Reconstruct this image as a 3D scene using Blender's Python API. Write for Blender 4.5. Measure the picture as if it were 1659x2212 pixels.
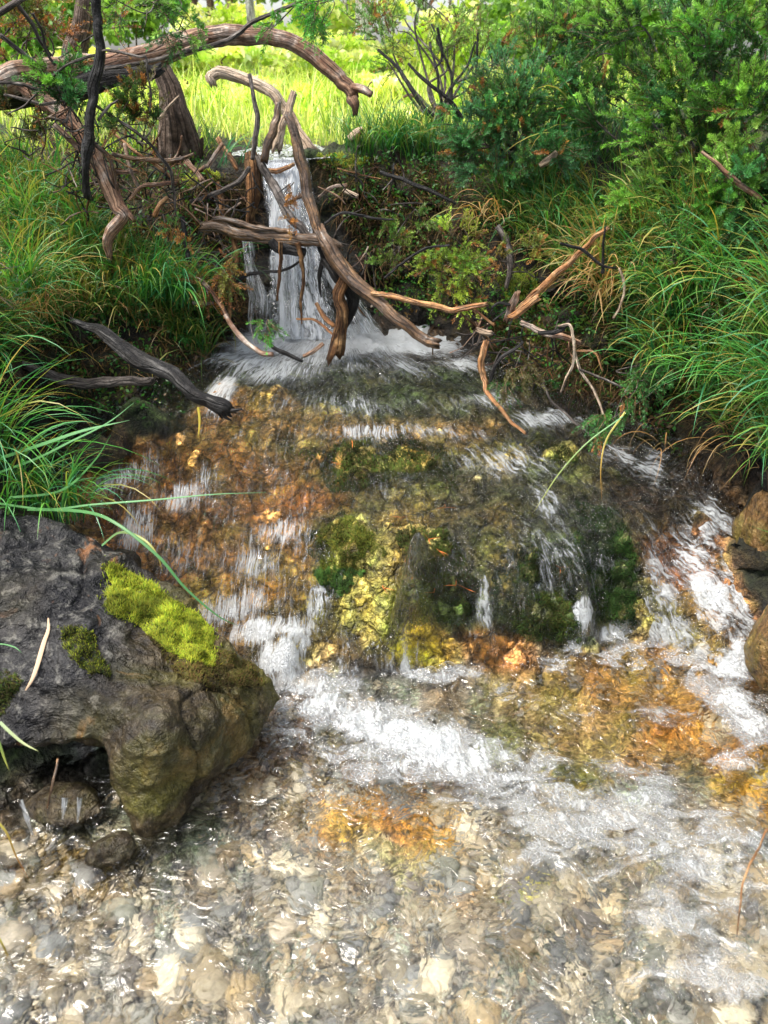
import bpy, math, random
import numpy as np
from math import radians, sin, cos, pi
from mathutils import Vector, Matrix
from mathutils.bvhtree import BVHTree

for o in list(bpy.data.objects):
    bpy.data.objects.remove(o)
scene = bpy.context.scene
COL = scene.collection

# ------------------------------------------------------------------ camera
H = 1.40                      # camera height over the near pool
PITCH = radians(28.9)
FPX = 1770.0                  # focal length in reading units (photo read at 1659 x 2212)
cam_d = bpy.data.cameras.new('camera')
cam_d.sensor_fit = 'VERTICAL'
cam_d.sensor_height = 36.0
cam_d.lens = 36.0 * FPX / 2212.0
cam_d.clip_start = 0.02
cam_d.clip_end = 600.0
cam = bpy.data.objects.new('camera', cam_d)
cam.location = (0, 0, H)
cam.rotation_euler = (radians(90) - PITCH, 0, 0)
COL.objects.link(cam)
scene.camera = cam
cam_d.dof.use_dof = True
cam_d.dof.focus_distance = 2.3
cam_d.dof.aperture_fstop = 5.0

# ------------------------------------------------------------------ sky, sun, exposure
SUN_EL, SUN_AZ = 64.0, 105.0        # azimuth measured from +Y (away from camera) towards -X
world = bpy.data.worlds.new('World')
scene.world = world
world.use_nodes = True
wn = world.node_tree.nodes
wl = world.node_tree.links
wn.clear()
sky = wn.new('ShaderNodeTexSky')
sky.sky_type = 'NISHITA'
sky.sun_disc = False
sky.sun_elevation = radians(SUN_EL)
sky.sun_rotation = radians(-SUN_AZ)
sky.air_density = 1.0
sky.dust_density = 3.0
sky.ozone_density = 1.0
bg = wn.new('ShaderNodeBackground')
bg.inputs['Strength'].default_value = 0.15
wo = wn.new('ShaderNodeOutputWorld')
hsv = wn.new('ShaderNodeHueSaturation')
hsv.inputs['Saturation'].default_value = 0.45
wl.new(sky.outputs[0], hsv.inputs['Color'])
wl.new(hsv.outputs[0], bg.inputs['Color'])
wl.new(bg.outputs[0], wo.inputs['Surface'])

sun_d = bpy.data.lights.new('sun', 'SUN')
sun_d.energy = 2.6
sun_d.angle = radians(25.0)
sun_d.color = (1.0, 0.94, 0.84)
sun = bpy.data.objects.new('sun', sun_d)
COL.objects.link(sun)
sd = Vector((-sin(radians(SUN_AZ)) * cos(radians(SUN_EL)), cos(radians(SUN_AZ)) * cos(radians(SUN_EL)), sin(radians(SUN_EL))))
sun.rotation_euler = sd.to_track_quat('Z', 'Y').to_euler()
sun.location = sd * 30

scene.view_settings.view_transform = 'Standard'
scene.view_settings.look = 'None'
scene.view_settings.exposure = 1.35
scene.view_settings.gamma = 1.0
scene.view_settings.use_curve_mapping = False
scene.cycles.max_bounces = 10
scene.cycles.diffuse_bounces = 3
scene.cycles.glossy_bounces = 3
scene.cycles.transmission_bounces = 6
scene.cycles.transparent_max_bounces = 16
scene.cycles.sample_clamp_indirect = 6.0
scene.cycles.blur_glossy = 0.5

RNG = np.random.default_rng(11)

# ------------------------------------------------------------------ reading the photo: pixel -> world
CP, SP = cos(PITCH), sin(PITCH)
def ray(u, v):
    dx = (np.asarray(u, float) - 829.5) / FPX
    dy = (1106.0 - np.asarray(v, float)) / FPX
    return dx, CP + dy * SP, -SP + dy * CP
def P(u, v, Y):
    dx, dyy, dz = ray(u, v)
    t = Y / dyy
    return np.array([dx * t, Y + 0 * t, H + dz * t])
def PZ(u, v, z):
    dx, dyy, dz = ray(u, v)
    t = (z - H) / dz
    return np.array([dx * t, dyy * t, z + 0 * t])
def pxsize(p):
    """metres per reading unit at world point p"""
    return ((p[1]) * CP - (p[2] - H) * SP) / FPX

# ------------------------------------------------------------------ numpy noise
_perm = np.random.default_rng(5).permutation(4096)
_grad = np.random.default_rng(6).random(4096)
def _h(ix, iy, iz):
    return _grad[_perm[(_perm[(_perm[ix & 4095] + iy) & 4095] + iz) & 4095]]
def vnoise(x, y, z):
    x, y, z = np.broadcast_arrays(np.asarray(x, float), np.asarray(y, float), np.asarray(z, float))
    xi, yi, zi = np.floor(x).astype(int), np.floor(y).astype(int), np.floor(z).astype(int)
    fx, fy, fz = x - xi, y - yi, z - zi
    fx = fx * fx * (3 - 2 * fx); fy = fy * fy * (3 - 2 * fy); fz = fz * fz * (3 - 2 * fz)
    r = 0
    for dx in (0, 1):
        wx = fx if dx else 1 - fx
        for dy in (0, 1):
            wy = fy if dy else 1 - fy
            for dz in (0, 1):
                wz = fz if dz else 1 - fz
                r = r + _h(xi + dx, yi + dy, zi + dz) * wx * wy * wz
    return r * 2 - 1
def fbm(x, y, z, oct=3, gain=0.5):
    r, a, f = 0, 1.0, 1.0
    for i in range(oct):
        r = r + a * vnoise(x * f + 13.7 * i, y * f + 7.1 * i, z * f)
        a *= gain; f *= 2.03
    return r
def smooth(x, a, b):
    t = np.clip((x - a) / (b - a), 0, 1)
    return t * t * (3 - 2 * t)

# ------------------------------------------------------------------ mesh building
def mesh_np(name, V, F, mat=None, cols=None, attrs=None, vecs=None, smooth_shade=True):
    V = np.ascontiguousarray(V, np.float32); F = np.ascontiguousarray(F, np.int32)
    me = bpy.data.meshes.new(name)
    n, k = F.shape
    me.vertices.add(len(V)); me.vertices.foreach_set('co', V.ravel())
    me.loops.add(n * k); me.loops.foreach_set('vertex_index', F.ravel())
    me.polygons.add(n)
    me.polygons.foreach_set('loop_start', np.arange(0, n * k, k, dtype=np.int32))
    me.polygons.foreach_set('loop_total', np.full(n, k, np.int32))
    if smooth_shade:
        me.polygons.foreach_set('use_smooth', np.ones(n, bool))
    if cols is not None:
        a = me.color_attributes.new('Col', 'FLOAT_COLOR', 'POINT')
        c = np.ones((len(V), 4), np.float32); c[:, :3] = cols
        a.data.foreach_set('color', c.ravel())
    for nm, arr in (attrs or {}).items():
        a = me.attributes.new(nm, 'FLOAT', 'POINT')
        a.data.foreach_set('value', np.ascontiguousarray(arr, np.float32))
    for nm, arr in (vecs or {}).items():
        a = me.attributes.new(nm, 'FLOAT_VECTOR', 'POINT')
        a.data.foreach_set('vector', np.ascontiguousarray(arr, np.float32).ravel())
    me.update(calc_edges=True)
    if mat: me.materials.append(mat)
    return me
def link(name, me, parent=None):
    o = bpy.data.objects.new(name, me)
    COL.objects.link(o)
    if parent is not None: o.parent = parent
    return o
def tag(o, label=None, cat=None, group=None, kind=None):
    if label: o['label'] = label
    if cat: o['category'] = cat
    if group: o['group'] = group
    if kind: o['kind'] = kind
    return o
def empty(name, loc, label, cat, group=None):
    o = bpy.data.objects.new(name, None)
    o.empty_display_size = 0.05
    COL.objects.link(o)
    o.location = loc
    return tag(o, label, cat, group)
def local(me, loc):
    """shift a mesh built in world coordinates so that it hangs under a parent at loc"""
    me.transform(Matrix.Translation(-Vector(loc)))
    return me
def grid_faces(nr, nc):
    i = np.arange(nr - 1)[:, None] * nc + np.arange(nc - 1)[None, :]
    return np.stack([i, i + 1, i + nc + 1, i + nc], -1).reshape(-1, 4)

# ------------------------------------------------------------------ materials
def new_mat(name):
    m = bpy.data.materials.new(name)
    m.use_nodes = True
    m.node_tree.nodes.clear()
    return m, m.node_tree.nodes, m.node_tree.links
class NB:
    """tiny node helper"""
    def __init__(s, name):
        s.m, s.n, s.l = new_mat(name)
    def add(s, t, **kw):
        nd = s.n.new(t)
        for k, v in kw.items():
            setattr(nd, k, v)
        return nd
    def set(s, nd, **kw):
        for k, v in kw.items():
            inp = nd.inputs[k.replace('_', ' ')] if isinstance(k, str) else nd.inputs[k]
            if hasattr(v, 'is_output') : s.l.new(v, inp)
            else: inp.default_value = v
        return nd
    def attr(s, name):
        a = s.n.new('ShaderNodeAttribute'); a.attribute_name = name
        return a
    def noise(s, vec, scale, detail=3.0, rough=0.55, dist=0.0):
        t = s.n.new('ShaderNodeTexNoise')
        t.inputs['Scale'].default_value = scale
        t.inputs['Detail'].default_value = detail
        t.inputs['Roughness'].default_value = rough
        t.inputs['Distortion'].default_value = dist
        if vec is not None: s.l.new(vec, t.inputs['Vector'])
        return t
    def vor(s, vec, scale, feature='F1', rand=1.0):
        t = s.n.new('ShaderNodeTexVoronoi'); t.feature = feature
        t.inputs['Scale'].default_value = scale
        t.inputs['Randomness'].default_value = rand
        if vec is not None: s.l.new(vec, t.inputs['Vector'])
        return t
    def math(s, op, a, b=None, c=None, clamp=False):
        t = s.n.new('ShaderNodeMath'); t.operation = op; t.use_clamp = clamp
        for i, v in enumerate((a, b, c)):
            if v is None: continue
            if hasattr(v, 'is_output'): s.l.new(v, t.inputs[i])
            else: t.inputs[i].default_value = v
        return t.outputs[0]
    def vmath(s, op, a, b=None):
        t = s.n.new('ShaderNodeVectorMath'); t.operation = op
        for i, v in enumerate((a, b)):
            if v is None: continue
            if hasattr(v, 'is_output'): s.l.new(v, t.inputs[i])
            else: t.inputs[i].default_value = v
        return t.outputs[0]
    def ramp(s, fac, stops):
        r = s.n.new('ShaderNodeValToRGB')
        e = r.color_ramp.elements
        while len(e) < len(stops): e.new(0.5)
        for el, (p, c) in zip(e, stops):
            el.position = p
            el.color = (c, c, c, 1) if isinstance(c, (int, float)) else (*c, 1)
        s.l.new(fac, r.inputs[0])
        return r.outputs[0]
    def mix(s, fac, a, b, mode='MIX'):
        t = s.n.new('ShaderNodeMix'); t.data_type = 'RGBA'; t.blend_type = mode
        for nm, v in (('Factor', fac), ('A', a), ('B', b)):
            inp = [i for i in t.inputs if i.name == nm and i.type == ('VALUE' if nm == 'Factor' else 'RGBA')][0]
            if hasattr(v, 'is_output'): s.l.new(v, inp)
            elif isinstance(v, (int, float)): inp.default_value = v
            else: inp.default_value = (*v, 1)
        return [o for o in t.outputs if o.type == 'RGBA'][0]
    def maprange(s, v, a, b, c=0.0, d=1.0, smoothstep=True):
        t = s.n.new('ShaderNodeMapRange')
        if smoothstep: t.interpolation_type = 'SMOOTHSTEP'
        s.l.new(v, t.inputs[0])
        for i, x in enumerate((a, b, c, d)):
            if hasattr(x, 'is_output'): s.l.new(x, t.inputs[i + 1])
            else: t.inputs[i + 1].default_value = x
        return t.outputs[0]
    def bump(s, h, strength, dist, normal=None):
        b = s.n.new('ShaderNodeBump')
        b.inputs['Strength'].default_value = strength
        b.inputs['Distance'].default_value = dist
        s.l.new(h, b.inputs['Height'])
        if normal is not None: s.l.new(normal, b.inputs['Normal'])
        return b.outputs[0]
    def mixsh(s, fac, a, b):
        t = s.n.new('ShaderNodeMixShader')
        if hasattr(fac, 'is_output'): s.l.new(fac, t.inputs[0])
        else: t.inputs[0].default_value = fac
        s.l.new(a, t.inputs[1]); s.l.new(b, t.inputs[2])
        return t.outputs[0]
    def out(s, sh):
        o = s.n.new('ShaderNodeOutputMaterial')
        s.l.new(sh, o.inputs['Surface'])
        return s.m

def principled(b, col, rough, spec=0.5, normal=None, coat=0.0):
    p = b.add('ShaderNodeBsdfPrincipled')
    for k, v in (('Base Color', col), ('Roughness', rough), ('Specular IOR Level', spec), ('Normal', normal), ('Coat Weight', coat)):
        if v is None: continue
        if hasattr(v, 'is_output'): b.l.new(v, p.inputs[k])
        elif isinstance(v, tuple): p.inputs[k].default_value = (*v, 1)
        else: p.inputs[k].default_value = v
    p.inputs['Coat Roughness'].default_value = 0.25
    return p.outputs[0]

def pos(b):
    return b.add('ShaderNodeNewGeometry').outputs['Position']

def mat_ground():
    b = NB('soil_and_stone')
    p = pos(b)
    c = b.attr('Col').outputs['Color']
    n1 = b.noise(p, 26, 5, 0.65); n2 = b.noise(p, 95, 4, 0.7); n3 = b.noise(p, 9, 3)
    v = b.math('MULTIPLY', b.ramp(n1.outputs[0], [(0.34, 0.22), (0.5, 1.0), (0.66, 2.4)]), b.ramp(n2.outputs[0], [(0.34, 0.4), (0.66, 1.6)]))
    c2 = b.mix(1.0, c, b.ramp(n3.outputs[0], [(0.35, (1.0, 0.82, 0.62)), (0.5, (1, 1, 1)), (0.65, (0.85, 1.1, 0.8))]), 'MULTIPLY')
    vv = b.add('ShaderNodeVectorMath', operation='SCALE'); b.l.new(c2, vv.inputs[0]); b.l.new(v, vv.inputs['Scale'])
    wet = b.attr('wet').outputs['Fac']
    # stones and ledges of the wet bed: each with its own tone, dark joints between
    wp = b.vmath('ADD', p, b.vmath('MULTIPLY', b.noise(p, 14, 3).outputs['Color'], (.07, .07, .07)))
    ve = b.vor(wp, 13, 'DISTANCE_TO_EDGE'); vc = b.vor(wp, 13)
    ve2 = b.vor(wp, 38, 'DISTANCE_TO_EDGE'); vc2 = b.vor(wp, 38)
    joint = b.math('MULTIPLY', b.maprange(ve.outputs[0], 0.0, 0.09, 0.36, 1.0), b.maprange(ve2.outputs[0], 0.0, 0.12, 0.72, 1.0))
    sx = b.add('ShaderNodeSeparateColor'); b.l.new(vc.outputs['Color'], sx.inputs[0])
    sx2 = b.add('ShaderNodeSeparateColor'); b.l.new(vc2.outputs['Color'], sx2.inputs[0])
    tone = b.math('MULTIPLY', b.math('ADD', .8, b.math('MULTIPLY', sx.outputs[0], .8)), b.math('ADD', .75, b.math('MULTIPLY', sx2.outputs[1], .55)))
    jt = b.math('MULTIPLY', joint, tone)
    jt = b.math('ADD', b.math('MULTIPLY', jt, wet), b.math('SUBTRACT', 1.0, wet))
    v2 = b.add('ShaderNodeVectorMath', operation='SCALE'); b.l.new(vv.outputs[0], v2.inputs[0]); b.l.new(jt, v2.inputs['Scale']); vv = v2
    h = b.math('ADD', b.math('MULTIPLY', n1.outputs[0], 0.03), b.math('MULTIPLY', n2.outputs[0], 0.012))
    h = b.math('ADD', h, b.math('MULTIPLY', b.math('MULTIPLY', joint, wet), 0.016))
    nb = b.bump(h, 1.0, 1.0)
    r = b.maprange(wet, 0, 1, 0.85, 0.32)
    return b.out(principled(b, vv.outputs[0], r, 0.4, nb))

def mat_water():
    b = NB('clear_running_water')
    foam = b.attr('foam').outputs['Fac']
    flow = b.attr('flow').outputs['Vector']
    fast = b.attr('fast').outputs['Fac']          # 1 on the steep run, 0 in the pool
    p = pos(b)
    warp = b.vmath('ADD', flow, b.vmath('SCALE', b.noise(p, 7, 2).outputs['Color'], None))
    # streak coordinates: x across, y along
    mp = b.add('ShaderNodeMapping'); mp.inputs['Scale'].default_value = (80, 7, 1); b.l.new(flow, mp.inputs[0])
    wv = b.vmath('ADD', mp.outputs[0], b.vmath('MULTIPLY', b.noise(p, 9, 2).outputs['Color'], (5.0, 3.0, 0)))
    st = b.noise(wv, 1.0, 4, 0.65, 0.4)
    mp2 = b.add('ShaderNodeMapping'); mp2.inputs['Scale'].default_value = (210, 18, 1); b.l.new(flow, mp2.inputs[0])
    wv2 = b.vmath('ADD', mp2.outputs[0], b.vmath('MULTIPLY', b.noise(p, 14, 2).outputs['Color'], (6.0, 4.0, 0)))
    st2 = b.noise(wv2, 1.0, 3, 0.6, 0.3)
    streak = b.math('ADD', b.math('MULTIPLY', st.outputs[0], 0.6), b.math('MULTIPLY', st2.outputs[0], 0.4))
    # ripples in the pool: rings and crossing wavelets
    pw = b.vmath('ADD', p, b.vmath('MULTIPLY', b.noise(p, 6, 3).outputs['Color'], (0.16, 0.16, 0)))
    rp1 = b.noise(pw, 17, 1.6, 0.5, 1.4)
    rp2 = b.noise(pw, 52, 1.5, 0.5, 0.8)
    rip = b.math('ADD', b.math('MULTIPLY', rp1.outputs[0], 0.80), b.math('MULTIPLY', rp2.outputs[0], 0.14))
    hfast = b.math('MULTIPLY', b.math('MULTIPLY', streak, 0.055), fast)
    hpool = b.math('MULTIPLY', b.math('MULTIPLY', rip, 0.025), b.math('SUBTRACT', 1.0, fast))
    hh = b.math('ADD', hfast, hpool)
    nrm = b.bump(hh, 1.0, 1.0)
    # body: clear, lightly tinted
    tr = b.add('ShaderNodeBsdfTransparent'); tr.inputs[0].default_value = (0.95, 0.955, 0.93, 1)
    rf = b.add('ShaderNodeBsdfRefraction'); rf.inputs['IOR'].default_value = 1.33; rf.inputs['Roughness'].default_value = 0.0
    rf.inputs[0].default_value = (0.97, 0.97, 0.95, 1)
    b.l.new(nrm, rf.inputs['Normal'])
    body = b.mixsh(b.math('ADD', 0.02, b.math('MULTIPLY', b.math('SUBTRACT', 1.0, fast), 0.60)), tr.outputs[0], rf.outputs[0])
    gl = b.add('ShaderNodeBsdfGlossy'); gl.inputs['Roughness'].default_value = 0.07; b.l.new(nrm, gl.inputs['Normal'])
    gl.inputs[0].default_value = (1, 1, 1, 1)
    fr = b.add('ShaderNodeFresnel'); fr.inputs[0].default_value = 1.36; b.l.new(nrm, fr.inputs['Normal'])
    fac = b.math('MULTIPLY', fr.outputs[0], 1.25, clamp=True)
    wat = b.mixsh(fac, body, gl.outputs[0])
    # foam
    vb = b.vor(b.vmath('ADD', p, b.vmath('MULTIPLY', b.noise(p, 20, 2).outputs['Color'], (0.03, 0.03, 0))), 66, 'DISTANCE_TO_EDGE')
    vb2 = b.vor(p, 130, 'DISTANCE_TO_EDGE')
    ring = b.math('MAXIMUM', b.maprange(vb.outputs[0], 0.0, 0.10, 1, 0), b.math('MULTIPLY', b.maprange(vb2.outputs[0], 0.0, 0.12, 1, 0), 0.8))
    pat_f = b.maprange(streak, 0.30, 0.70, -1.0, 1.0, False)
    pmap = b.add('ShaderNodeMapping'); pmap.inputs['Scale'].default_value = (7, 19, 1); pmap.inputs['Rotation'].default_value = (0, 0, 0.5); b.l.new(pw, pmap.inputs[0])
    patch = b.noise(pmap.outputs[0], 1.0, 4, 0.62, 0.8)
    pat_p = b.math('ADD', b.math('MULTIPLY', b.math('SUBTRACT', patch.outputs[0], 0.5), 3.0), b.math('MULTIPLY', b.math('SUBTRACT', ring, 0.35), 0.75))
    pat = b.math('ADD', b.math('MULTIPLY', pat_f, b.math('MULTIPLY', fast, 0.85)), b.math('MULTIPLY', pat_p, b.math('SUBTRACT', 1.0, fast)))
    # foam=0 -> none, 1 -> solid
    m0 = b.math('ADD', b.math('MULTIPLY', foam, 2.4), b.math('ADD', b.math('MULTIPLY', pat, 0.75), -1.25))
    cover = b.math('ADD', b.math('MULTIPLY', foam, 2.3), b.math('SUBTRACT', b.math('MULTIPLY', b.math('SUBTRACT', patch.outputs[0], 0.5), 6.0), 0.95))
    cover = b.math('MULTIPLY', b.maprange(cover, -0.25, 0.45, 0, 1), b.maprange(foam, 0.02, 0.2, 0, 1))
    solid = b.maprange(b.math('ADD', foam, b.math('MULTIPLY', b.math('SUBTRACT', streak, 0.5), 1.8)), 0.60, 0.9, 0, 1)
    cell = b.math('MAXIMUM', b.math('MULTIPLY', ring, 0.7), b.math('MAXIMUM', solid, 0.28))
    mp_ = b.math('MULTIPLY', cover, cell)
    # fast water: fine pale threads everywhere, foam and painted reflection streaks, closing to white where it is churned
    thr = b.math('SUBTRACT', 0.618, b.math('MULTIPLY', foam, 0.34))
    mf_ = b.math('MULTIPLY', b.maprange(b.math('SUBTRACT', streak, thr), -0.04, 0.15, 0.0, 1.0), b.maprange(foam, 0.1, 0.75, 0.38, 0.97))
    m = b.math('ADD', b.math('MULTIPLY', mf_, fast), b.math('MULTIPLY', mp_, b.math('SUBTRACT', 1.0, fast)))
    m = b.math('MULTIPLY', m, 0.93)
    fb = b.bump(b.math('ADD', b.math('MULTIPLY', ring, -0.004), b.math('ADD', b.math('MULTIPLY', streak, 0.02), b.math('MULTIPLY', rip, 0.01))), 1.0, 1.0)
    foam_sh = principled(b, (0.86, 0.90, 0.93), 0.35, 0.5, fb)
    tl = b.add('ShaderNodeBsdfTranslucent'); tl.inputs[0].default_value = (0.85, 0.9, 0.93, 1)
    foam_sh = b.mixsh(0.3, foam_sh, tl.outputs[0])
    return b.out(b.mixsh(m, wat, foam_sh))

def mat_fall():
    b = NB('falling_white_water')
    fl = b.attr('flow').outputs['Vector']
    dens = b.attr('foam').outputs['Fac']
    p = pos(b)
    mp = b.add('ShaderNodeMapping'); mp.inputs['Scale'].default_value = (46, 9, 1); b.l.new(fl, mp.inputs[0])
    w = b.vmath('ADD', mp.outputs[0], b.vmath('MULTIPLY', b.noise(p, 10, 3).outputs['Color'], (5.0, 3.5, 0)))
    s1 = b.noise(w, 1.0, 4, 0.65, 0.3)
    mp2 = b.add('ShaderNodeMapping'); mp2.inputs['Scale'].default_value = (130, 26, 1); b.l.new(fl, mp2.inputs[0])
    s2 = b.noise(mp2.outputs[0], 1.0, 3, 0.6, 0.6)
    s = b.math('ADD', b.math('MULTIPLY', s1.outputs[0], 0.62), b.math('MULTIPLY', s2.outputs[0], 0.38))
    m = b.maprange(b.math('ADD', b.math('MULTIPLY', b.math('SUBTRACT', s, 0.5), 4.2), b.math('SUBTRACT', dens, 0.22)), -0.05, 0.75, 0, 0.95)
    m = b.math('MULTIPLY', m, b.maprange(dens, 0.02, 0.2, 0, 1))
    nrm = b.bump(b.math('MULTIPLY', s, 0.03), 1.0, 1.0)
    foam_sh = principled(b, (0.88, 0.92, 0.97), 0.3, 0.6, nrm)
    tl = b.add('ShaderNodeBsdfTranslucent'); tl.inputs[0].default_value = (0.85, 0.9, 0.95, 1)
    foam_sh = b.mixsh(0.35, foam_sh, tl.outputs[0])
    tr = b.add('ShaderNodeBsdfTransparent'); tr.inputs[0].default_value = (0.96, 0.97, 0.98, 1)
    gl = b.add('ShaderNodeBsdfGlossy'); gl.inputs['Roughness'].default_value = 0.08; b.l.new(nrm, gl.inputs['Normal'])
    fr = b.add('ShaderNodeFresnel'); fr.inputs[0].default_value = 1.4; b.l.new(nrm, fr.inputs['Normal'])
    wat = b.mixsh(b.math('MULTIPLY', fr.outputs[0], b.maprange(dens, 0.02, 0.3, 0, 1.0)), tr.outputs[0], gl.outputs[0])
    return b.out(b.mixsh(m, wat, foam_sh))

def mat_vcol(name, rough=0.5, spec=0.4, trans=0.0, nscale=0, coat=0.0):
    b = NB(name)
    c = b.attr('Col').outputs['Color']
    nrm = None
    if nscale:
        n = b.noise(pos(b), nscale, 4, 0.6)
        c = b.mix(1.0, c, b.ramp(n.outputs[0], [(0.3, 0.5), (0.7, 1.35)]), 'MULTIPLY')
        nrm = b.bump(n.outputs[0], 0.7, 0.004)
    sh = principled(b, c, rough, spec, nrm, coat)
    if trans:
        t = b.add('ShaderNodeBsdfTranslucent')
        b.l.new(b.mix(1.0, c, (1.15, 1.2, 0.6), 'MULTIPLY'), t.inputs[0])
        sh = b.mixsh(trans, sh, t.outputs[0])
    return b.out(sh)

def mat_bark(name, c1, c2, c3, rough=0.7, spec=0.35, grain=1.0, coat=0.0, depth=0.006):
    b = NB(name)
    tc = b.attr('tc').outputs['Vector']
    mp = b.add('ShaderNodeMapping'); mp.inputs['Scale'].default_value = (grain, grain, grain * 0.9); b.l.new(tc, mp.inputs[0])
    n1 = b.noise(mp.outputs[0], 160, 5, 0.65, 0.5)
    n2 = b.noise(mp.outputs[0], 48, 3, 0.6, 0.8)
    n3 = b.noise(pos(b), 13, 3, 0.6)
    c = b.mix(b.ramp(n2.outputs[0], [(0.38, 0.0), (0.62, 1.0)]), c1, c2)
    c = b.mix(b.ramp(n3.outputs[0], [(0.5, 0.0), (0.66, 1.0)]), c, c3)
    c = b.mix(1.0, c, b.ramp(n1.outputs[0], [(0.32, 0.45), (0.5, 0.95), (0.7, 1.2)]), 'MULTIPLY')
    n5 = b.noise(pos(b), 28, 3, .6, 1.0)
    c = b.mix(b.ramp(n5.outputs[0], [(0.50, 0.0), (0.60, 0.55)]), c, c1)
    n4 = b.noise(pos(b), 60, 4, .7)
    v = b.vor(mp.outputs[0], 70, 'DISTANCE_TO_EDGE')
    crack = b.maprange(v.outputs[0], 0.0, 0.10, 0.0, 1.0)
    c = b.mix(1.0, c, b.ramp(crack, [(0, .35), (1, 1.0)]), 'MULTIPLY')
    c = b.mix(1.0, c, b.ramp(n4.outputs[0], [(0.3, 0.55), (0.65, 1.2)]), 'MULTIPLY')
    h = b.math('ADD', b.math('ADD', b.math('MULTIPLY', n1.outputs[0], 0.7), b.math('MULTIPLY', crack, .25)), b.math('ADD', b.math('MULTIPLY', n4.outputs[0], .5), b.math('MULTIPLY', n2.outputs[0], 0.8)))
    return b.out(principled(b, c, rough, spec, b.bump(h, 1.0, depth * 1.8), coat))
# ================================================================== terrain and water surfaces
# control points read off the photo: (u, v, z) for the water that runs over the mound
WS = [(500,745,.53),(600,735,.53),(700,738,.535),(850,725,.535),(950,742,.53),(1010,775,.52),
 (480,800,.51),(600,790,.52),(750,785,.525),(900,790,.52),(1040,830,.49),
 (470,870,.46),(600,862,.475),(750,862,.48),(900,868,.475),(1060,880,.46),(1180,912,.43),
 (300,972,.36),(400,952,.40),(550,940,.42),(700,935,.425),(850,935,.43),(1000,940,.42),(1150,950,.40),(1300,972,.37),
 (210,1050,.29),(300,1050,.31),(450,1050,.34),(600,1050,.33),(750,1050,.345),(900,1050,.35),(1050,1050,.345),(1200,1060,.335),(1350,1072,.30),(1450,1080,.30),(1530,1092,.29),
 (300,1200,.19),(450,1200,.215),(600,1200,.21),(750,1200,.235),(900,1200,.245),(1050,1200,.24),(1200,1200,.235),(1350,1200,.21),(1450,1200,.18),(1550,1200,.2),
 (450,1330,.10),(550,1330,.10),(700,1330,.10),(850,1330,.12),(1000,1330,.12),(1150,1330,.115),(1280,1330,.09),(1400,1330,.07),(1520,1330,.09),(1620,1330,.1),
 (560,1420,.045),(640,1440,.03),(740,1455,0),(900,1445,0),(1050,1440,0),(1200,1405,0),(1300,1375,0),(1450,1400,0),(1560,1440,0),(1660,1440,0)]
WSx = np.array([PZ(u, v, z) for u, v, z in WS])
ext = np.array([PZ(u, v, z) for u, v, z in [(400,1600,-.12),(700,1560,-.16),(900,1560,-.18),(1100,1560,-.18),(1300,1520,-.18),(1500,1560,-.16),(1700,1560,-.14),(500,1900,-.3),(1100,1900,-.3),(1600,1900,-.3)]])

class RBF:
    def __init__(s, pts, c=0.06, lam=1e-4):
        s.p = pts[:, :2]; s.c = c
        n = len(pts)
        A = np.sqrt(((s.p[:, None] - s.p[None]) ** 2).sum(-1) + c * c)
        B = np.c_[np.ones(n), s.p]
        M = np.zeros((n + 3, n + 3)); M[:n, :n] = A - lam * np.eye(n); M[:n, n:] = B; M[n:, :n] = B.T
        s.w = np.linalg.solve(M, np.r_[pts[:, 2], 0, 0, 0])
    def __call__(s, x, y):
        sh = x.shape; x = x.ravel(); y = y.ravel()
        r = s.w[-3] + s.w[-2] * x + s.w[-1] * y
        for i in range(len(s.p)):
            r = r + s.w[i] * np.sqrt((x - s.p[i, 0]) ** 2 + (y - s.p[i, 1]) ** 2 + s.c ** 2)
        return r.reshape(sh)
rbf_w = RBF(np.r_[WSx, ext])

# upstream channel above the lip
LIP = P(630, 352, 3.16)
def w_surface(x, y):
    a = rbf_w(x, y)
    k = 0.012
    z = np.maximum(a, 0) + k * np.exp(-np.abs(a) / k) * 0.5
    return z

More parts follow.
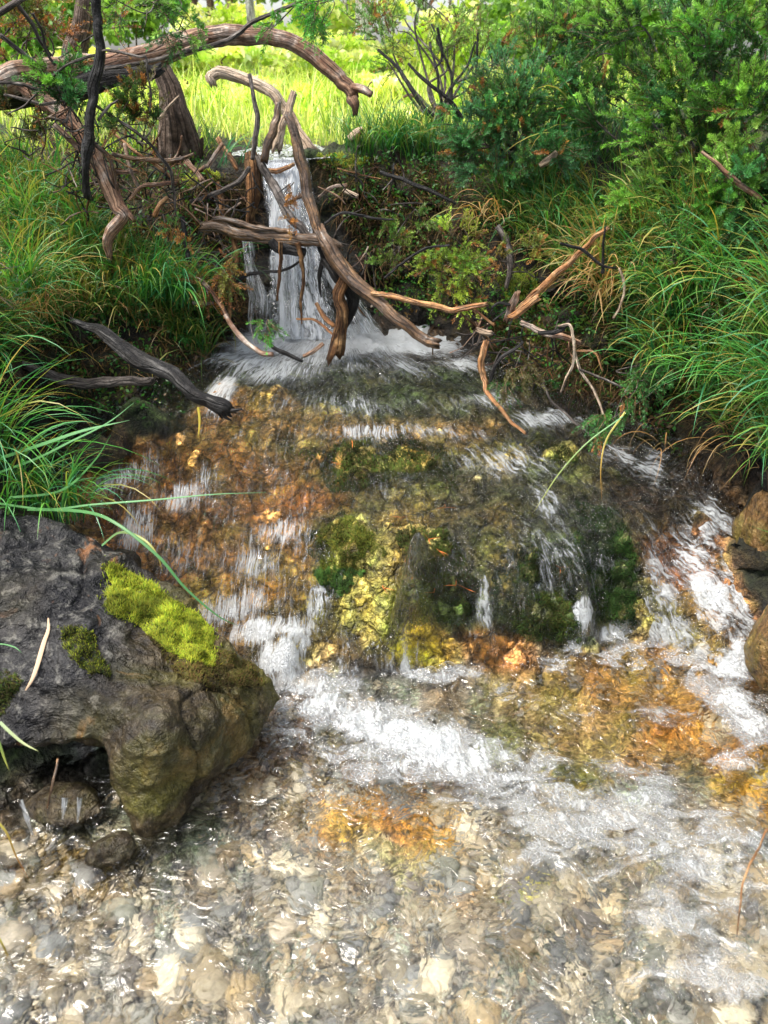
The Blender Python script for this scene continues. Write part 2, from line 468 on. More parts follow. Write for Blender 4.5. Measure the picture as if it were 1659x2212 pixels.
# banks: (u, v, Y)
BK = [(455,760,2.84),(440,850,2.62),
 (380,890,2.36),(280,915,2.30),(180,960,2.2),(90,960,2.3),(130,1060,2.2),
 (200,850,2.50),(330,880,2.52),(60,850,2.3),(420,740,2.72),(300,720,2.66),(150,700,2.6),(0,700,2.42),(0,900,2.15),(-150,1000,1.95),
 (0,550,2.82),(200,550,2.86),(400,580,2.92),(0,400,3.2),(200,400,3.2),(350,450,3.1),(450,650,2.88),(500,610,2.98),(525,700,2.92),(-300,700,2.35),
 (450,400,3.14),(500,352,3.24),(540,560,3.02),(540,420,3.12),(430,330,3.35),(300,300,3.5),(150,310,3.45),(0,310,3.45),(360,620,2.86),
 (620,358,3.17),(660,358,3.17),(570,720,2.90),(700,715,2.90),(620,540,3.04),(670,450,3.1),(620,620,2.98),(700,620,2.98),(590,450,3.1),
 (780,700,2.93),(860,700,2.93),(930,705,2.9),(780,550,3.03),(720,430,3.10),(740,350,3.17),(850,345,3.17),(950,400,3.1),(950,550,2.97),(880,620,2.98),
 (1010,700,2.80),(1050,640,2.8),(1060,760,2.68),(1110,830,2.6),(1150,800,2.58),(1120,600,2.82),
 (1200,700,2.64),(1250,860,2.5),(1300,700,2.52),(1340,880,2.44),(1420,940,2.34),(1400,700,2.42),(1480,1000,2.22),(1560,1030,2.12),
 (1640,1060,2.02),(1660,1180,1.86),(1700,1300,1.72),(1600,850,2.18),(1700,900,2.0),(1659,700,2.16),(1500,600,2.42),(1300,550,2.72),(1150,500,2.87),
 (1300,400,3.0),(1500,400,2.8),(1659,400,2.62),(1000,345,3.22),(1200,345,3.22),(1400,250,3.3),(1700,250,2.9),(1900,500,2.3),(1900,800,2.0)]
BKx = np.array([P(u, v, Y) for u, v, Y in BK])
deep = WSx.copy(); deep[:, 2] -= 0.022
WP = np.array([
 # near pool bed (x, y, z)
 (0,.5,-.12),(-.5,.6,-.11),(.5,.6,-.12),(0,.9,-.12),(-.35,1.0,-.10),(.4,1.0,-.12),(.8,1.1,-.11),(0,1.25,-.11),(.4,1.35,-.12),(.75,1.5,-.1),(-.2,1.35,-.08),(-.6,.95,-.06),(.2,1.58,-.1),(.5,1.6,-.1),(-.1,1.6,-.07),
 (-.35,1.5,-.05),(-.55,1.3,-.05),(-.8,1.15,-.03),(-.9,1.4,.06),(-.7,1.6,.10),(-1.0,1.0,.02),(-1.2,1.5,.3),(-1.2,1.0,.2),(-1.3,.5,.2),(-1.3,0,.2),
 (1.15,1.5,.15),(1.25,1.1,.15),(1.3,.6,.15),(1.3,0,.15),(1.05,1.75,.2),(0,0,-.1),(0,-1,-.1),(-1,-1,-.02),(1,-1,-.02),
 (2,1,.9),(2.2,2,1.1),(-2,1,.8),(-2.2,2,1.0),(2,-.5,.9),(-2,-.5,.9),(-1.6,2.3,.85),
 # upstream stream bed and the meadow beyond
 (LIP[0],3.35,1.02),(LIP[0]-.05,3.6,1.06),(LIP[0]-.1,4.2,1.07),(-.9,3.8,1.17),(.3,3.7,1.16),(1.2,3.8,1.17),(2.4,3.4,1.22),(-2.2,3.4,1.15),
 (-3,5,1.15),(0,5,1.15),(3,5,1.2),(-4,8,1.12),(0,8,1.12),(4,8,1.15),(-5,2,1.15),(5,2,1.2),(-5,-2,1.1),(5,-2,1.1)])
rbf_t = RBF(np.r_[deep, BKx, WP], 0.05, 1e-4)

def axis(lo, hi, step, far, growth=1.16):
    a = list(np.arange(lo, hi + 1e-6, step))
    s, x = step, hi
    right = []
    while x < far: s *= growth; x += s; right.append(x)
    s, x = step, lo
    left = []
    while x > -far: s *= growth; x -= s; left.append(x)
    return np.array(left[::-1] + a + right)
xs = axis(-1.7, 1.75, 0.0088, 220); ys = axis(0.45, 3.65, 0.0088, 220)
X, Y = np.meshgrid(xs, ys)
TZ = rbf_t(X, Y)
far_m = smooth(np.hypot(X, Y - 2), 5.0, 11.0)
TZ = TZ * (1 - far_m) + far_m * (1.13 + 0.05 * fbm(X * .15, Y * .15, 0, 2))
WZ = w_surface(X, Y)
near = 1 - smooth(np.hypot(X, Y - 2), 3.0, 5.0)
gap = TZ - WZ + 2.0 * smooth(Y, 2.93, 3.02)    # >0 bank, <0 bed
bank = smooth(gap, -0.01, 0.03)
mound = smooth(X, -.46, -.38) * smooth(.80 - X, 0, .08) * smooth(2.75 - Y, 0, .1) * (Y < 2.75)
mound = mound * (1 - smooth(X, .45, .8) * smooth(Y, 2.0, 2.3)); bank = bank * (1 - mound * (gap < .12))
in_pool = smooth(-rbf_w(X, Y), 0.0, 0.05)
# lumps: bank gets clods and root mats, bed gets stones
gx, gy = np.gradient(TZ, ys, xs)
steep = smooth(np.hypot(gx, gy), 0.7, 1.8)
nb1 = fbm(X * 11, Y * 11, TZ * 11, 4, .55)
nb2 = fbm(X * 30 + 5, Y * 30, TZ * 30, 3, .55)
nb3 = fbm(X * 5 + 9, Y * 5, TZ * 5, 2, .5)
disp = bank * (0.030 * nb1 + 0.012 * nb2 + 0.03 * nb3) + (1 - bank) * (1 - in_pool) * (0.020 * nb1 + 0.010 * nb2) * smooth(3.2 - Y, 0, .3) + (1 - bank) * in_pool * 0.012 * nb2
TZ2 = TZ + disp * near * (1 - .8 * smooth(Y, 3.2, 3.5))
# push steep faces sideways too, so they are ragged
px = X + near * steep * bank * 0.05 * fbm(X * 9 + 31, Y * 9, TZ * 13, 3)
face = near * smooth(TZ, .03, .09) * (1 - bank) * smooth(np.hypot(gx, gy), 0.5, 1.2)
py = Y - face * (0.020 * fbm(X * 12, Y * 4, TZ * 12, 3) + .008 * nb2) + near * steep * bank * 0.06 * fbm(X * 9 + 71, Y * 9, TZ * 13, 3)

# -------- local colour of the ground and painted shade under the boulder, patch by patch (u, v, radius, z-source, colour)
def hit(u, v, zfun=None):
    """march the view ray for pixel (u,v) down to the smooth terrain (or another surface)"""
    zfun = zfun or rbf_t
    dx, dy, dz = ray(u, v)
    t = np.linspace(0.5, 9, 500)
    z = zfun(dx * t, dy * t)
    k = np.argmax(H + dz * t < z)
    if k == 0: return None
    t = np.linspace(t[k - 1], t[k], 12)
    z = zfun(dx * t, dy * t)
    k = np.argmax(H + dz * t < z)
    return np.array([dx * t[k], dy * t[k], H + dz * t[k]])
def blob_w(spots, X, Y, warp=0.05, zf=None, Z=None):
    """weights of soft patches; each patch (u, v, ru, rv) lies on the surface where the photo shows it"""
    Z = TZ if Z is None else Z
    wx = X + warp * fbm(X * 9, Y * 9, Z * 9 + 3.3, 3); wy = Y + warp * fbm(X * 9 + 50, Y * 9, Z * 9 + 7.7, 3)
    wz = Z + warp * .8 * fbm(X * 9 + 90, Y * 9, Z * 9 + 1.7, 3)
    wx = wx + warp * .35 * fbm(X * 40, Y * 40, Z * 40, 3); wy = wy + warp * .35 * fbm(X * 40 + 20, Y * 40, Z * 40, 3)
    out = []
    for (u, v, ru, rv) in spots:
        c = hit(u, v, zf)
        s = pxsize(c)
        a = hit(u, v + rv * .6, zf); bb = hit(u, v - rv * .6, zf)
        r3 = max(0.018, np.linalg.norm(a - bb) / 1.2) if a is not None and bb is not None else rv * s
        r3 = min(r3, rv * s * 5)
        rx = ru * s
        out.append(np.exp(-(((wx - c[0]) / rx) ** 2 + ((wy - c[1]) ** 2 + (wz - c[2]) ** 2) / r3 ** 2) ** 1.5))
    return out
SOIL = np.array((.008, .006, .004))  # dark soil, blackened further to paint the shade of the undercut banks
BED = [ # orange-brown run on the left
 ((300,1030,190,70),(.30,.15,.055)),((480,990,220,60),(.32,.18,.07)),((330,1140,150,70),(.32,.17,.07)),((480,1200,170,80),(.36,.21,.09)),
 ((560,1290,150,90),(.27,.17,.05)),((650,1060,90,55),(.42,.20,.07)),((700,1380,80,60),(.15,.12,.04)),((590,1400,120,60),(.2,.15,.08)),
 ((600,930,240,30),(.36,.24,.11)),((800,915,240,28),(.38,.27,.12)),((520,890,110,30),(.30,.16,.06)),((1000,985,200,30),(.32,.24,.08)),
 # dark weedy green on the brow and right face
 ((720,830,260,50),(.075,.085,.04)),((950,840,150,40),(.09,.10,.05)),((1150,900,140,30),(.10,.085,.05)),((640,980,60,40),(.10,.085,.035)),
 ((1180,1130,140,120),(.055,.065,.025)),((1300,1250,110,130),(.03,.045,.015)),((1120,1260,110,110),(.055,.065,.028)),((1180,990,150,40),(.09,.09,.03)),
 ((1050,1020,120,40),(.13,.115,.07)),((1400,1130,100,80),(.05,.03,.018)),
 # mossy crown in the middle
 ((850,1010,170,60),(.09,.085,.03)),((740,1200,90,90),(.085,.085,.02)),((900,1200,140,110),(.10,.09,.035)),((960,1290,90,60),(.05,.075,.02)),
 ((870,1120,130,40),(.24,.20,.08)),((920,1060,50,35),(.22,.19,.06)),((780,1010,60,40),(.05,.045,.02)),((1000,1120,80,60),(.06,.055,.03)),((820,1240,60,50),(.14,.12,.04)),((1080,1180,40,70),(.34,.23,.07)),((820,1330,80,50),(.17,.17,.05)),
 ((910,1390,90,40),(.34,.27,.04)),((1000,1380,50,40),(.07,.05,.03)),((760,1400,70,40),(.07,.05,.025)),((1060,1390,80,40),(.30,.13,.04)),((700,1280,40,60),(.22,.20,.05)),
 # right cascade, rust
 ((1450,1230,80,70),(.30,.12,.03)),((1560,1250,70,110),(.15,.07,.035)),((1420,1330,90,60),(.18,.14,.05)),((1500,1380,90,50),(.17,.12,.045)),
 ((1620,1180,60,120),(.13,.085,.045)),
 # pool bed, shade of the boulder's hollow painted in
 ((1350,1470,260,60),(.36,.20,.05)),((1180,1500,180,60),(.26,.19,.09)),((1480,1560,150,60),(.34,.16,.035)),((1600,1640,120,50),(.36,.17,.03)),((1450,1650,110,30),(.12,.06,.02)),
 ((1300,1600,150,60),(.28,.19,.07)),((1100,1600,90,40),(.12,.12,.035)),((1230,1660,80,30),(.09,.10,.025)),((1250,1720,60,30),(.26,.18,.03)),
 ((650,1640,130,60),(.13,.085,.05)),((800,1700,180,40),(.28,.16,.06)),((820,1770,170,55),(.50,.27,.06)),((900,1830,100,30),(.48,.28,.07)),((560,1730,120,60),(.2,.15,.10)),((900,1900,160,50),(.40,.30,.17)),
 ((1640,1740,70,60),(.36,.21,.02)),((1300,1850,200,60),(.24,.20,.12)),((110,1890,170,70),(.08,.06,.015)),((250,1850,110,60),(.07,.06,.02)),((60,1860,60,30),(.34,.18,.05)),((100,1700,190,80),(.02,.014,.008)),  # last patch: black shade of the boulder's hollow painted on the bed
 ((1130,1950,50,25),(.62,.55,.10)),((650,1550,80,60),(.16,.11,.07)),
]
EM = [(850,1000,160,45),(740,1170,80,60),(720,1240,80,60),(900,1190,110,80),(960,1290,80,50),(830,1320,100,60),(900,1390,110,45),(760,1400,60,35),(1180,985,70,20),(1340,1230,45,120),(1200,1310,60,80),(1140,1230,50,60),(690,990,30,25)]
emg = np.zeros(X.shape)
for w_ in blob_w(EM, X, Y, 0.03): emg = np.maximum(emg, w_)
TZ2 = TZ2 + smooth(emg + .2 * nb1, .3, .9) * (.012 + .010 * nb2) * (1 - bank)
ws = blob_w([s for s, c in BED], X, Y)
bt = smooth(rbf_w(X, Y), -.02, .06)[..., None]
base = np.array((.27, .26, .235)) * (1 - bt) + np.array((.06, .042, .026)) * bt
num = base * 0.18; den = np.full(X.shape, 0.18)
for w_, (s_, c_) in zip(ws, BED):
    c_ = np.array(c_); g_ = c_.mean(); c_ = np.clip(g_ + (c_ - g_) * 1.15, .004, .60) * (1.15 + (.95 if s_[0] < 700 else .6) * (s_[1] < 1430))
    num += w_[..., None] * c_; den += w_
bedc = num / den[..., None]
# banks: soil blackened for undercut shade, with mossy and rooty patches, meadow green on the flats
mossy = smooth(fbm(X * 4, Y * 4, TZ * 4, 3), -.1, .5) * (1 - steep * .6)
rooty = smooth(fbm(X * 13 + 9, Y * 13, TZ * 6, 3), .0, .6)
bankc = SOIL * (1 - mossy[..., None]) + np.array((.022, .032, .008)) * mossy[..., None]
bankc = bankc * (1 - .5 * rooty[..., None]) + np.array((.050, .028, .013)) * .5 * rooty[..., None]
mead = smooth(Y, 3.5, 4.6)[..., None]
bankc = bankc * (1 - mead) + np.array((.30, .38, .06)) * mead
colr = bedc * (1 - bank[..., None]) + bankc * bank[..., None]
wet = np.clip(1 - bank * .75, 0, 1) * (1 - mead[..., 0])
GV = np.stack([px, py, TZ2], -1).reshape(-1, 3)
M_ground = mat_ground()
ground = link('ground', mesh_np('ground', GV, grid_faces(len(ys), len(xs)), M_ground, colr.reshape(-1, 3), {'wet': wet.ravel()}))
tag(ground, 'stream bed, dark soil banks and the meadow behind', kind='structure')
GROUND_BVH = BVHTree.FromPolygons([tuple(v) for v in GV.reshape(len(ys), len(xs), 3)[::2, ::2].reshape(-1, 3)],
                                  grid_faces(len(ys[::2]), len(xs[::2])).tolist())
def cast(u, v, bvh=None):
    d = Vector([float(c) for c in ray(u, v)]).normalized()
    h = (bvh or GROUND_BVH).ray_cast(Vector((0, 0, H)), d)
    return (None, None) if h[0] is None else (np.array(h[0]), np.array(h[1]))
def ground_z(x, y):
    h = GROUND_BVH.ray_cast(Vector((float(x), float(y), 4.0)), Vector((0, 0, -1)))
    return h[0].z if h[0] is not None else 0.0

# ------------------------------------------------------------------ stream water (pool, mound and upper pool): one sheet
wx_ = np.arange(-1.45, 1.5, 0.0085); wy_ = np.arange(0.3, 2.98, 0.0085)
WX, WY = np.meshgrid(wx_, wy_)
A = rbf_w(WX, WY); Zs = w_surface(WX, WY)
T = rbf_t(WX, WY)
fast = smooth(A, -0.03, 0.05) * (.08 + .92 * (1 - smooth(WY, 2.60, 2.80)))
SRC = P(720, 640, 2.95)
th = np.arctan2(WX - SRC[0], SRC[1] - WY); rr = np.hypot(WX - SRC[0], WY - SRC[1])
th = th - .75 * smooth(rr, .55, 1.25) * smooth(-th, .0, .7)
flow_f = np.stack([th * 0.9, rr - 0.9 * Zs, 0 * rr], -1)
ang = -0.55 + 0.9 * smooth(WX, -.4, .9)
flow_p = np.stack([WX * np.sin(-ang) + WY * np.cos(ang), WX * np.cos(ang) + WY * np.sin(ang), 0 * WX], -1)
flow = flow_f
FOAM = [((850,735,190,40),1.25),((560,745,70,30),.9),((780,740,120,18),.8),((930,745,90,22),.75),((600,742,110,26),.75),((530,775,80,30),.55),((700,752,120,35),.75),((1000,790,60,25),.6),
 ((620,800,120,30),.45),((850,790,140,22),.35),((480,850,30,40),.6),((760,870,300,25),.30),((1180,905,100,22),.6),((1060,860,80,25),.5),((1330,985,60,30),.42),((1400,1010,40,40),.45),
 ((900,930,300,14),.45),((400,1070,60,35),.50),((440,1030,40,35),.42),((300,1150,60,50),.38),((620,1160,90,25),.35),((380,1200,80,50),.36),((540,1230,60,40),.32),((500,1310,90,35),.40),
 ((250,1030,120,40),.3),((690,1290,30,60),.45),((640,1370,70,30),.6),((1180,1090,40,40),.45),((1100,1000,130,40),.38),((1200,1200,120,120),.30),((1050,1300,40,70),.40),((1270,1330,40,40),.6),
 ((1540,1120,40,60),.50),((1500,1200,50,60),.55),((1540,1300,50,80),.62),((1600,1290,20,120),.55),((1430,1250,60,80),.45),((1440,1370,90,50),.5),((1595,1420,30,60),.75),((1570,1445,65,30),1.0),
 ((1480,1420,60,25),.7),
 # left chute and the churned band across the pool
 ((560,1370,70,25),.85),((600,1420,60,40),.85),((660,1480,70,50),.8),((700,1530,80,40),.85),((790,1560,90,50),.98),((870,1580,90,40),.95),((740,1480,60,30),.6),((940,1610,110,55),.8),((1030,1640,120,50),.7),((1130,1690,120,45),.65),((900,1640,180,50),.62),((1250,1740,150,50),.66),((1450,1830,140,70),.62),((1250,1850,160,50),.5),((1600,1850,100,70),.5),((1500,2060,150,80),.5),
 ((800,1620,140,40),.6),((900,1660,140,35),.6),((1020,1680,140,40),.62),((1080,1730,140,30),.55),((1200,1790,150,35),.62),((1330,1770,110,35),.68),((1420,1730,80,40),.68),((1390,1680,90,25),.55),
 ((1020,1600,60,30),.5),((1180,1640,60,40),.45),((1330,1660,60,30),.45),((1110,1790,60,20),.5),((1180,1850,110,30),.4),
 ((1600,1520,60,50),.95),((1640,1580,60,40),.9),((1530,1480,40,30),.6),((1600,1640,70,30),.45),
 ((1500,1880,130,60),.58),((1420,1950,90,40),.5),((1560,1960,110,50),.5),((1540,1780,60,60),.5),((1600,2130,110,60),.52),((1420,2130,60,30),.4),((1580,2050,60,30),.35),
 ((930,1450,90,18),.72),((1010,1465,50,14),.6),((880,1440,40,14),.7),((1310,1365,90,22),.75),((1260,1410,80,25),.6),((1350,1400,60,25),.55),
 ((1160,1430,120,20),.35),((1350,1440,150,20),.25),((1450,1560,120,30),.22),((700,1690,90,14),.3),((620,1580,60,30),.5),
 ((1360,1570,40,20),.3),((1240,1540,60,25),.25),((590,1780,60,10),.15),((1100,1500,60,30),.25)]
foam = np.zeros(WX.shape)
for w_, (s_, a_) in zip(blob_w([s for s, a in FOAM], WX, WY, 0.025, w_surface, Zs), FOAM):
    c_ = hit(s_[0], s_[1], w_surface)
    if c_[2] < .025: w_ = w_ * smooth(.05 - Zs, 0, .03)
    foam = np.maximum(foam, w_ * a_) + 0.12 * w_ * a_ * (foam > .1)
foam = foam + fast * .20 * smooth(fbm(th * 5, rr * 3, 4, 3), -.25, .5) * (1 - .6 * smooth(WX, .1, .4))  # thin foam over the run doubles as painted reflection streaks
foam = np.clip(foam, 0, 1)
# relief of the moving surface: streaks down the run, chop in the pool, boils where it is white
f1 = fbm(th * 26 + 2 * fbm(WX * 7, WY * 7, 0, 2), rr * 7, 0, 3, .55)
f2 = fbm(WX * 17, WY * 17, 2, 3, .55)
f3 = fbm(WX * 45, WY * 45, 5, 2, .5)
ring = np.sin(40 * np.hypot(WX - PZ(640, 1620, 0)[0], WY - PZ(640, 1620, 0)[1]))
zw = Zs + fast * (0.008 * f1 + 0.003 * f3) + (1 - fast) * (0.0045 * f2 + 0.0015 * f3 + 0.0005 * ring) + foam ** 2 * (0.010 * f2 + 0.007 * f3 + 0.004)
# moss crown breaks through the water in places: sink the sheet there
em = np.zeros(WX.shape)
for w_ in blob_w(EM, WX, WY, 0.03, None, Zs): em = np.maximum(em, w_)
zw = zw - 0.030 * smooth(em + .25 * f2, .40, .85)
keep = (zw > T - 0.05)
F = grid_faces(len(wy_), len(wx_))
kf = keep.ravel()[F].any(1)
F = F[kf]
used = np.unique(F); remap = np.full(WX.size, -1); remap[used] = np.arange(len(used))
WV = np.stack([WX, WY, zw], -1).reshape(-1, 3)
M_water = mat_water()
water = link('stream_water', mesh_np('stream_water', WV[used], remap[F], M_water, None,
        {'foam': foam.ravel()[used], 'fast': fast.ravel()[used]}, {'flow': flow.reshape(-1, 3)[used]}))
tag(water, 'clear stream running over the mossy mound into a gravel pool', kind='structure')
# ================================================================== waterfall
M_fall = mat_fall()
def sheet(name, rows, dens, nu=40, nv=90, seed=0, label=None, amp=0.012, bulge=.03, ragged=False):
    """rows: (v, u_left, u_right, Y) from lip to foot"""
    rows = np.array(rows, float)
    t = np.linspace(0, 1, nv)
    k = np.linspace(0, 1, len(rows))
    v = np.interp(t, k, rows[:, 0]); ul = np.interp(t, k, rows[:, 1]); ur = np.interp(t, k, rows[:, 2]); Yd = np.interp(t, k, rows[:, 3])
    s = np.linspace(0, 1, nu)
    U = ul[:, None] + (ur - ul)[:, None] * s[None]
    Vv = v[:, None] + 0 * U; YY = Yd[:, None] + 0 * U
    Pw = np.moveaxis(P(U, Vv, YY), 0, -1)
    # bulge and strands
    n = fbm(Pw[..., 0] * 38 + seed, Pw[..., 2] * 5, Pw[..., 1] * 3, 3)
    Pw[..., 1] -= bulge * np.sin(pi * s)[None] ** .5 + amp * n
    edge = np.minimum(s, 1 - s)[None] * 2
    wob = fbm(Pw[..., 0] * 0 + s[None] * 3 + seed, Pw[..., 2] * 9, 0, 2)
    d = dens[0] + (dens[1] - dens[0]) * t[:, None]
    D = np.clip(d * (1 + .8 * fbm(s[None] * 3.5 + seed, t[:, None] * 2.2, 0, 3)) * smooth(edge + .25 * wob, 0.0, 0.45), 0, 1)
    if ragged: D = D * smooth(fbm(s[None] * 7 + seed, t[:, None] * .6, 0, 2) + .5 * (t[:, None] - .15), -.15, .35)
    fl = np.stack([Pw[..., 0] + .25 * (s[None] - .5) * 0, Pw[..., 2], 0 * D], -1)
    # keep the strand coordinate constant down the sheet so strands follow the spread
    fl[..., 0] = (s[None] - .5) * 0.42 + seed
    o = link(name, mesh_np(name, Pw.reshape(-1, 3), grid_faces(nv, nu), M_fall, None, {'foam': D.ravel()}, {'flow': fl.reshape(-1, 3)}))
    return tag(o, label, kind='structure')
sheet('waterfall', [(338,560,690,3.22),(352,566,686,3.13),(400,568,688,3.06),(480,566,705,3.00),(560,566,722,2.94),(640,566,750,2.90),(700,563,775,2.86),(728,560,785,2.84)], (.78, .62), nu=70, nv=140, seed=0.0,
      label='white waterfall sliding over the dark earth lip behind the dead branches')
sheet('waterfall', [(350,572,660,3.10),(400,575,655,3.03),(480,576,640,2.975),(560,585,650,2.91),(640,592,655,2.87),(690,594,652,2.83),(722,590,660,2.81)], (.85, .85), nu=40, nv=120, seed=3.1,
      label='bright inner strand of the waterfall', amp=.02)
sheet('waterfall', [(500,518,548,2.99),(560,524,560,2.95),(640,532,590,2.90),(715,530,590,2.86)], (.42, .5), nu=24, nv=70, seed=7.7,
      label='thin left veil of the waterfall')
sheet('waterfall', [(520,690,716,2.98),(600,700,760,2.92),(660,735,800,2.89),(715,750,850,2.86)], (.5, .45), nu=30, nv=70, seed=11.3,
      label='thin right veil of the waterfall')
# water coming down from the meadow to the lip
ux = np.linspace(480, 720, 50); 
cu = []
for Yd in np.linspace(3.12, 3.75, 60):
    zc = 1.088 if Yd < 3.3 else 1.088
    c = PZ(np.interp(Yd, [3.12, 3.5, 5.2], [626, 590, 560]), 350, 1.09)[0] * 1.0
    hw = np.interp(Yd, [3.12, 3.3, 3.75], [.11, .24, .10])
    xx = c + np.linspace(-hw, hw, 40)
    cu.append(np.stack([xx, 0 * xx + Yd, 1.091 + .006 * fbm(xx * 20, Yd * 12, 0, 3)], -1))
cu = np.array(cu)
o = link('stream_water', mesh_np('upper_stream', cu.reshape(-1, 3), grid_faces(60, 40), M_fall, None, {'foam': np.full(2400, .55)}, {'flow': np.stack([cu[..., 0], cu[..., 1], 0 * cu[..., 0]], -1).reshape(-1, 3)}))
tag(o, 'bright water of the upper stream reaching the lip', kind='structure')

# ================================================================== boulders and rocks
def mat_rock(name, warm=0.0):
    b = NB(name)
    tc = b.add('ShaderNodeTexCoord').outputs['Object']
    n1 = b.noise(tc, 7, 6, 0.65, 0.6); n2 = b.noise(tc, 30, 5, 0.7, 0.3); n3 = b.noise(tc, 4.5, 4, 0.6, 1.2); n4 = b.noise(tc, 90, 3, .7)
    c = b.mix(b.ramp(n1.outputs[0], [(0.45, 0.0), (0.57, 1.0)]), (.005, .005, .007), (.030, .029, .030))
    c = b.mix(b.ramp(n2.outputs[0], [(0.54, 0.0), (0.64, 0.7)]), c, (.15, .145, .13))
    # rusty and tan crusts
    c = b.mix(b.ramp(n3.outputs[0], [(0.58, 0.0), (0.64, 0.85)]), c, (.20, .09, .04))
    w = b.attr('warm').outputs['Fac']
    if warm: n3 = b.noise(tc, 9, 4, 0.6, 1.2)
    wc = b.mix(b.ramp(n2.outputs[0], [(0.38, 0.0), (0.62, 1.0)]), ((.022, .016, .009) if not warm else (.05, .028, .010)), ((.085, .062, .030) if not warm else (.26, .14, .045)))
    wc = b.mix(b.ramp(n3.outputs[0], [(0.45, 0.0), (0.62, 0.8)]), wc, (.075, .072, .014) if not warm else (.15, .12, .02))
    c = b.mix(b.math('MULTIPLY', w, 1.0, clamp=True), c, wc)
    vr = b.noise(tc, 3.2, 3, 0.6, 2.5)
    crack = b.maprange(b.math('ABSOLUTE', b.math('SUBTRACT', vr.outputs[0], 0.5)), 0.0, 0.004, 0.6, 1.0)
    c = b.mix(1.0, c, b.ramp(crack, [(0, 0.25), (1, 1.0)]), 'MULTIPLY')
    c = b.mix(1.0, c, b.ramp(n4.outputs[0], [(0.3, 0.5), (0.6, 1.2)]), 'MULTIPLY')
    h = b.math('ADD', b.math('MULTIPLY', n1.outputs[0], 0.04), b.math('ADD', b.math('MULTIPLY', n2.outputs[0], 0.014), b.math('ADD', b.math('MULTIPLY', n4.outputs[0], 0.004), b.math('MULTIPLY', crack, 0.008))))
    return b.out(principled(b, c, 0.40, 0.26, b.bump(h, 1.0, 1.0)))
M_rock = mat_rock('mottled_wet_rock')
M_ochre = mat_rock('ochre_mossy_rock', 1.0)

def hull_mesh(pts):
    import bmesh
    bm = bmesh.new()
    for p in pts: bm.verts.new(tuple(p))
    r = bmesh.ops.convex_hull(bm, input=bm.verts)
    bmesh.ops.delete(bm, geom=list({e for e in r['geom_interior'] + r['geom_unused'] if isinstance(e, bmesh.types.BMVert)}), context='VERTS')
    return bm
def rock(name, hulls, loc, vox=0.02, sub=2, amp=0.02, warmf=None, smoothit=6, label='', cat='rock', group=None, mat=None):
    import bmesh
    bm = bmesh.new()
    for h in hulls:
        m = bpy.data.meshes.new('t'); hb = hull_mesh(h); hb.to_mesh(m); bm.from_mesh(m); hb.free()
    me = bpy.data.meshes.new(name); bm.to_mesh(me); bm.free()
    tmp = bpy.data.objects.new('t', me); COL.objects.link(tmp)
    md = tmp.modifiers.new('r', 'REMESH'); md.mode = 'VOXEL'; md.voxel_size = vox
    ms = tmp.modifiers.new('s', 'SMOOTH'); ms.iterations = smoothit; ms.factor = 0.5
    mb = tmp.modifiers.new('u', 'SUBSURF'); mb.levels = sub; mb.render_levels = sub
    dg = bpy.context.evaluated_depsgraph_get(); dg.update()
    ev = tmp.evaluated_get(dg).to_mesh()
    n = len(ev.vertices)
    V = np.empty(n * 3, np.float32); ev.vertices.foreach_get('co', V); V = V.reshape(-1, 3).astype(float)
    N = np.empty(n * 3, np.float32); ev.vertices.foreach_get('normal', N); N = N.reshape(-1, 3)
    Fq = np.array([list(p.vertices) for p in ev.polygons if len(p.vertices) == 4])
    bpy.data.objects.remove(tmp)
    x, y, z = V.T
    # stepped facets plus grain
    c = fbm(x * 5, y * 5, z * 5, 3)
    st = np.round(c * 3.0) / 3.0
    rid = 1 - np.abs(fbm(x * 7 + 3, y * 7, z * 7, 3)) * 2
    d = amp * (0.35 * c + 0.45 * (st * .7 + c * .3)) + amp * .30 * rid + amp * .32 * fbm(x * 22, y * 22, z * 22, 3) 
    cr = np.abs(fbm(x * 4 + 8, y * 4, z * 4, 2)); d -= amp * .4 * np.exp(-(cr / .035) ** 2)
    V = V + N * d[:, None]
    wv = warmf(V) if warmf else np.zeros(n)
    V -= np.array(loc)
    o = link(name, mesh_np(name, V, Fq, mat or M_rock, None, {'warm': np.clip(wv, 0, 1)}))
    o.location = loc
    tag(o, label, cat, group)
    return o
def PP(L): return [P(*a) for a in L]
bl_main = PP([(-180,1150,1.72),(0,1112,1.76),(110,1118,1.78),(200,1160,1.76),(300,1220,1.70),(430,1300,1.62),(510,1375,1.55),(560,1440,1.5),
              (-180,1615,1.26),(0,1622,1.235),(150,1628,1.215),(240,1570,1.24),(100,1350,1.44),(-150,1330,1.46),(330,1430,1.38),(440,1470,1.40),(240,1290,1.55),(40,1200,1.62),
              (-100,1300,1.9),(200,1300,1.85),(400,1450,1.75),(500,1550,1.5),(0,1560,1.55)])
bl_low = PP([(215,1580,1.25),(240,1500,1.30),(420,1430,1.44),(560,1425,1.53),(530,1395,1.56),(622,1498,1.51),(598,1560,1.44),(500,1640,1.355),(432,1725,1.25),(372,1800,1.17),(312,1815,1.14),(282,1765,1.16),(225,1670,1.19),
             (330,1560,1.22),(420,1560,1.28),(330,1700,1.16),(400,1600,1.55),(300,1700,1.4),(360,1760,1.3)])
def warm_boulder(V):
    e = P(300, 1560, 1.25); f = P(560, 1420, 1.52)
    # distance below the ridge that runs from the moss to the right tip
    low = smooth(V[:, 0] * .9 - V[:, 2] * 1.1, -.92, -.62)
    return low + .35 * fbm(V[:, 0] * 6, V[:, 1] * 6, V[:, 2] * 6, 2) - .05
loc_b = np.array([P(200, 1450, 1.5)[0], 1.45, 0.0])
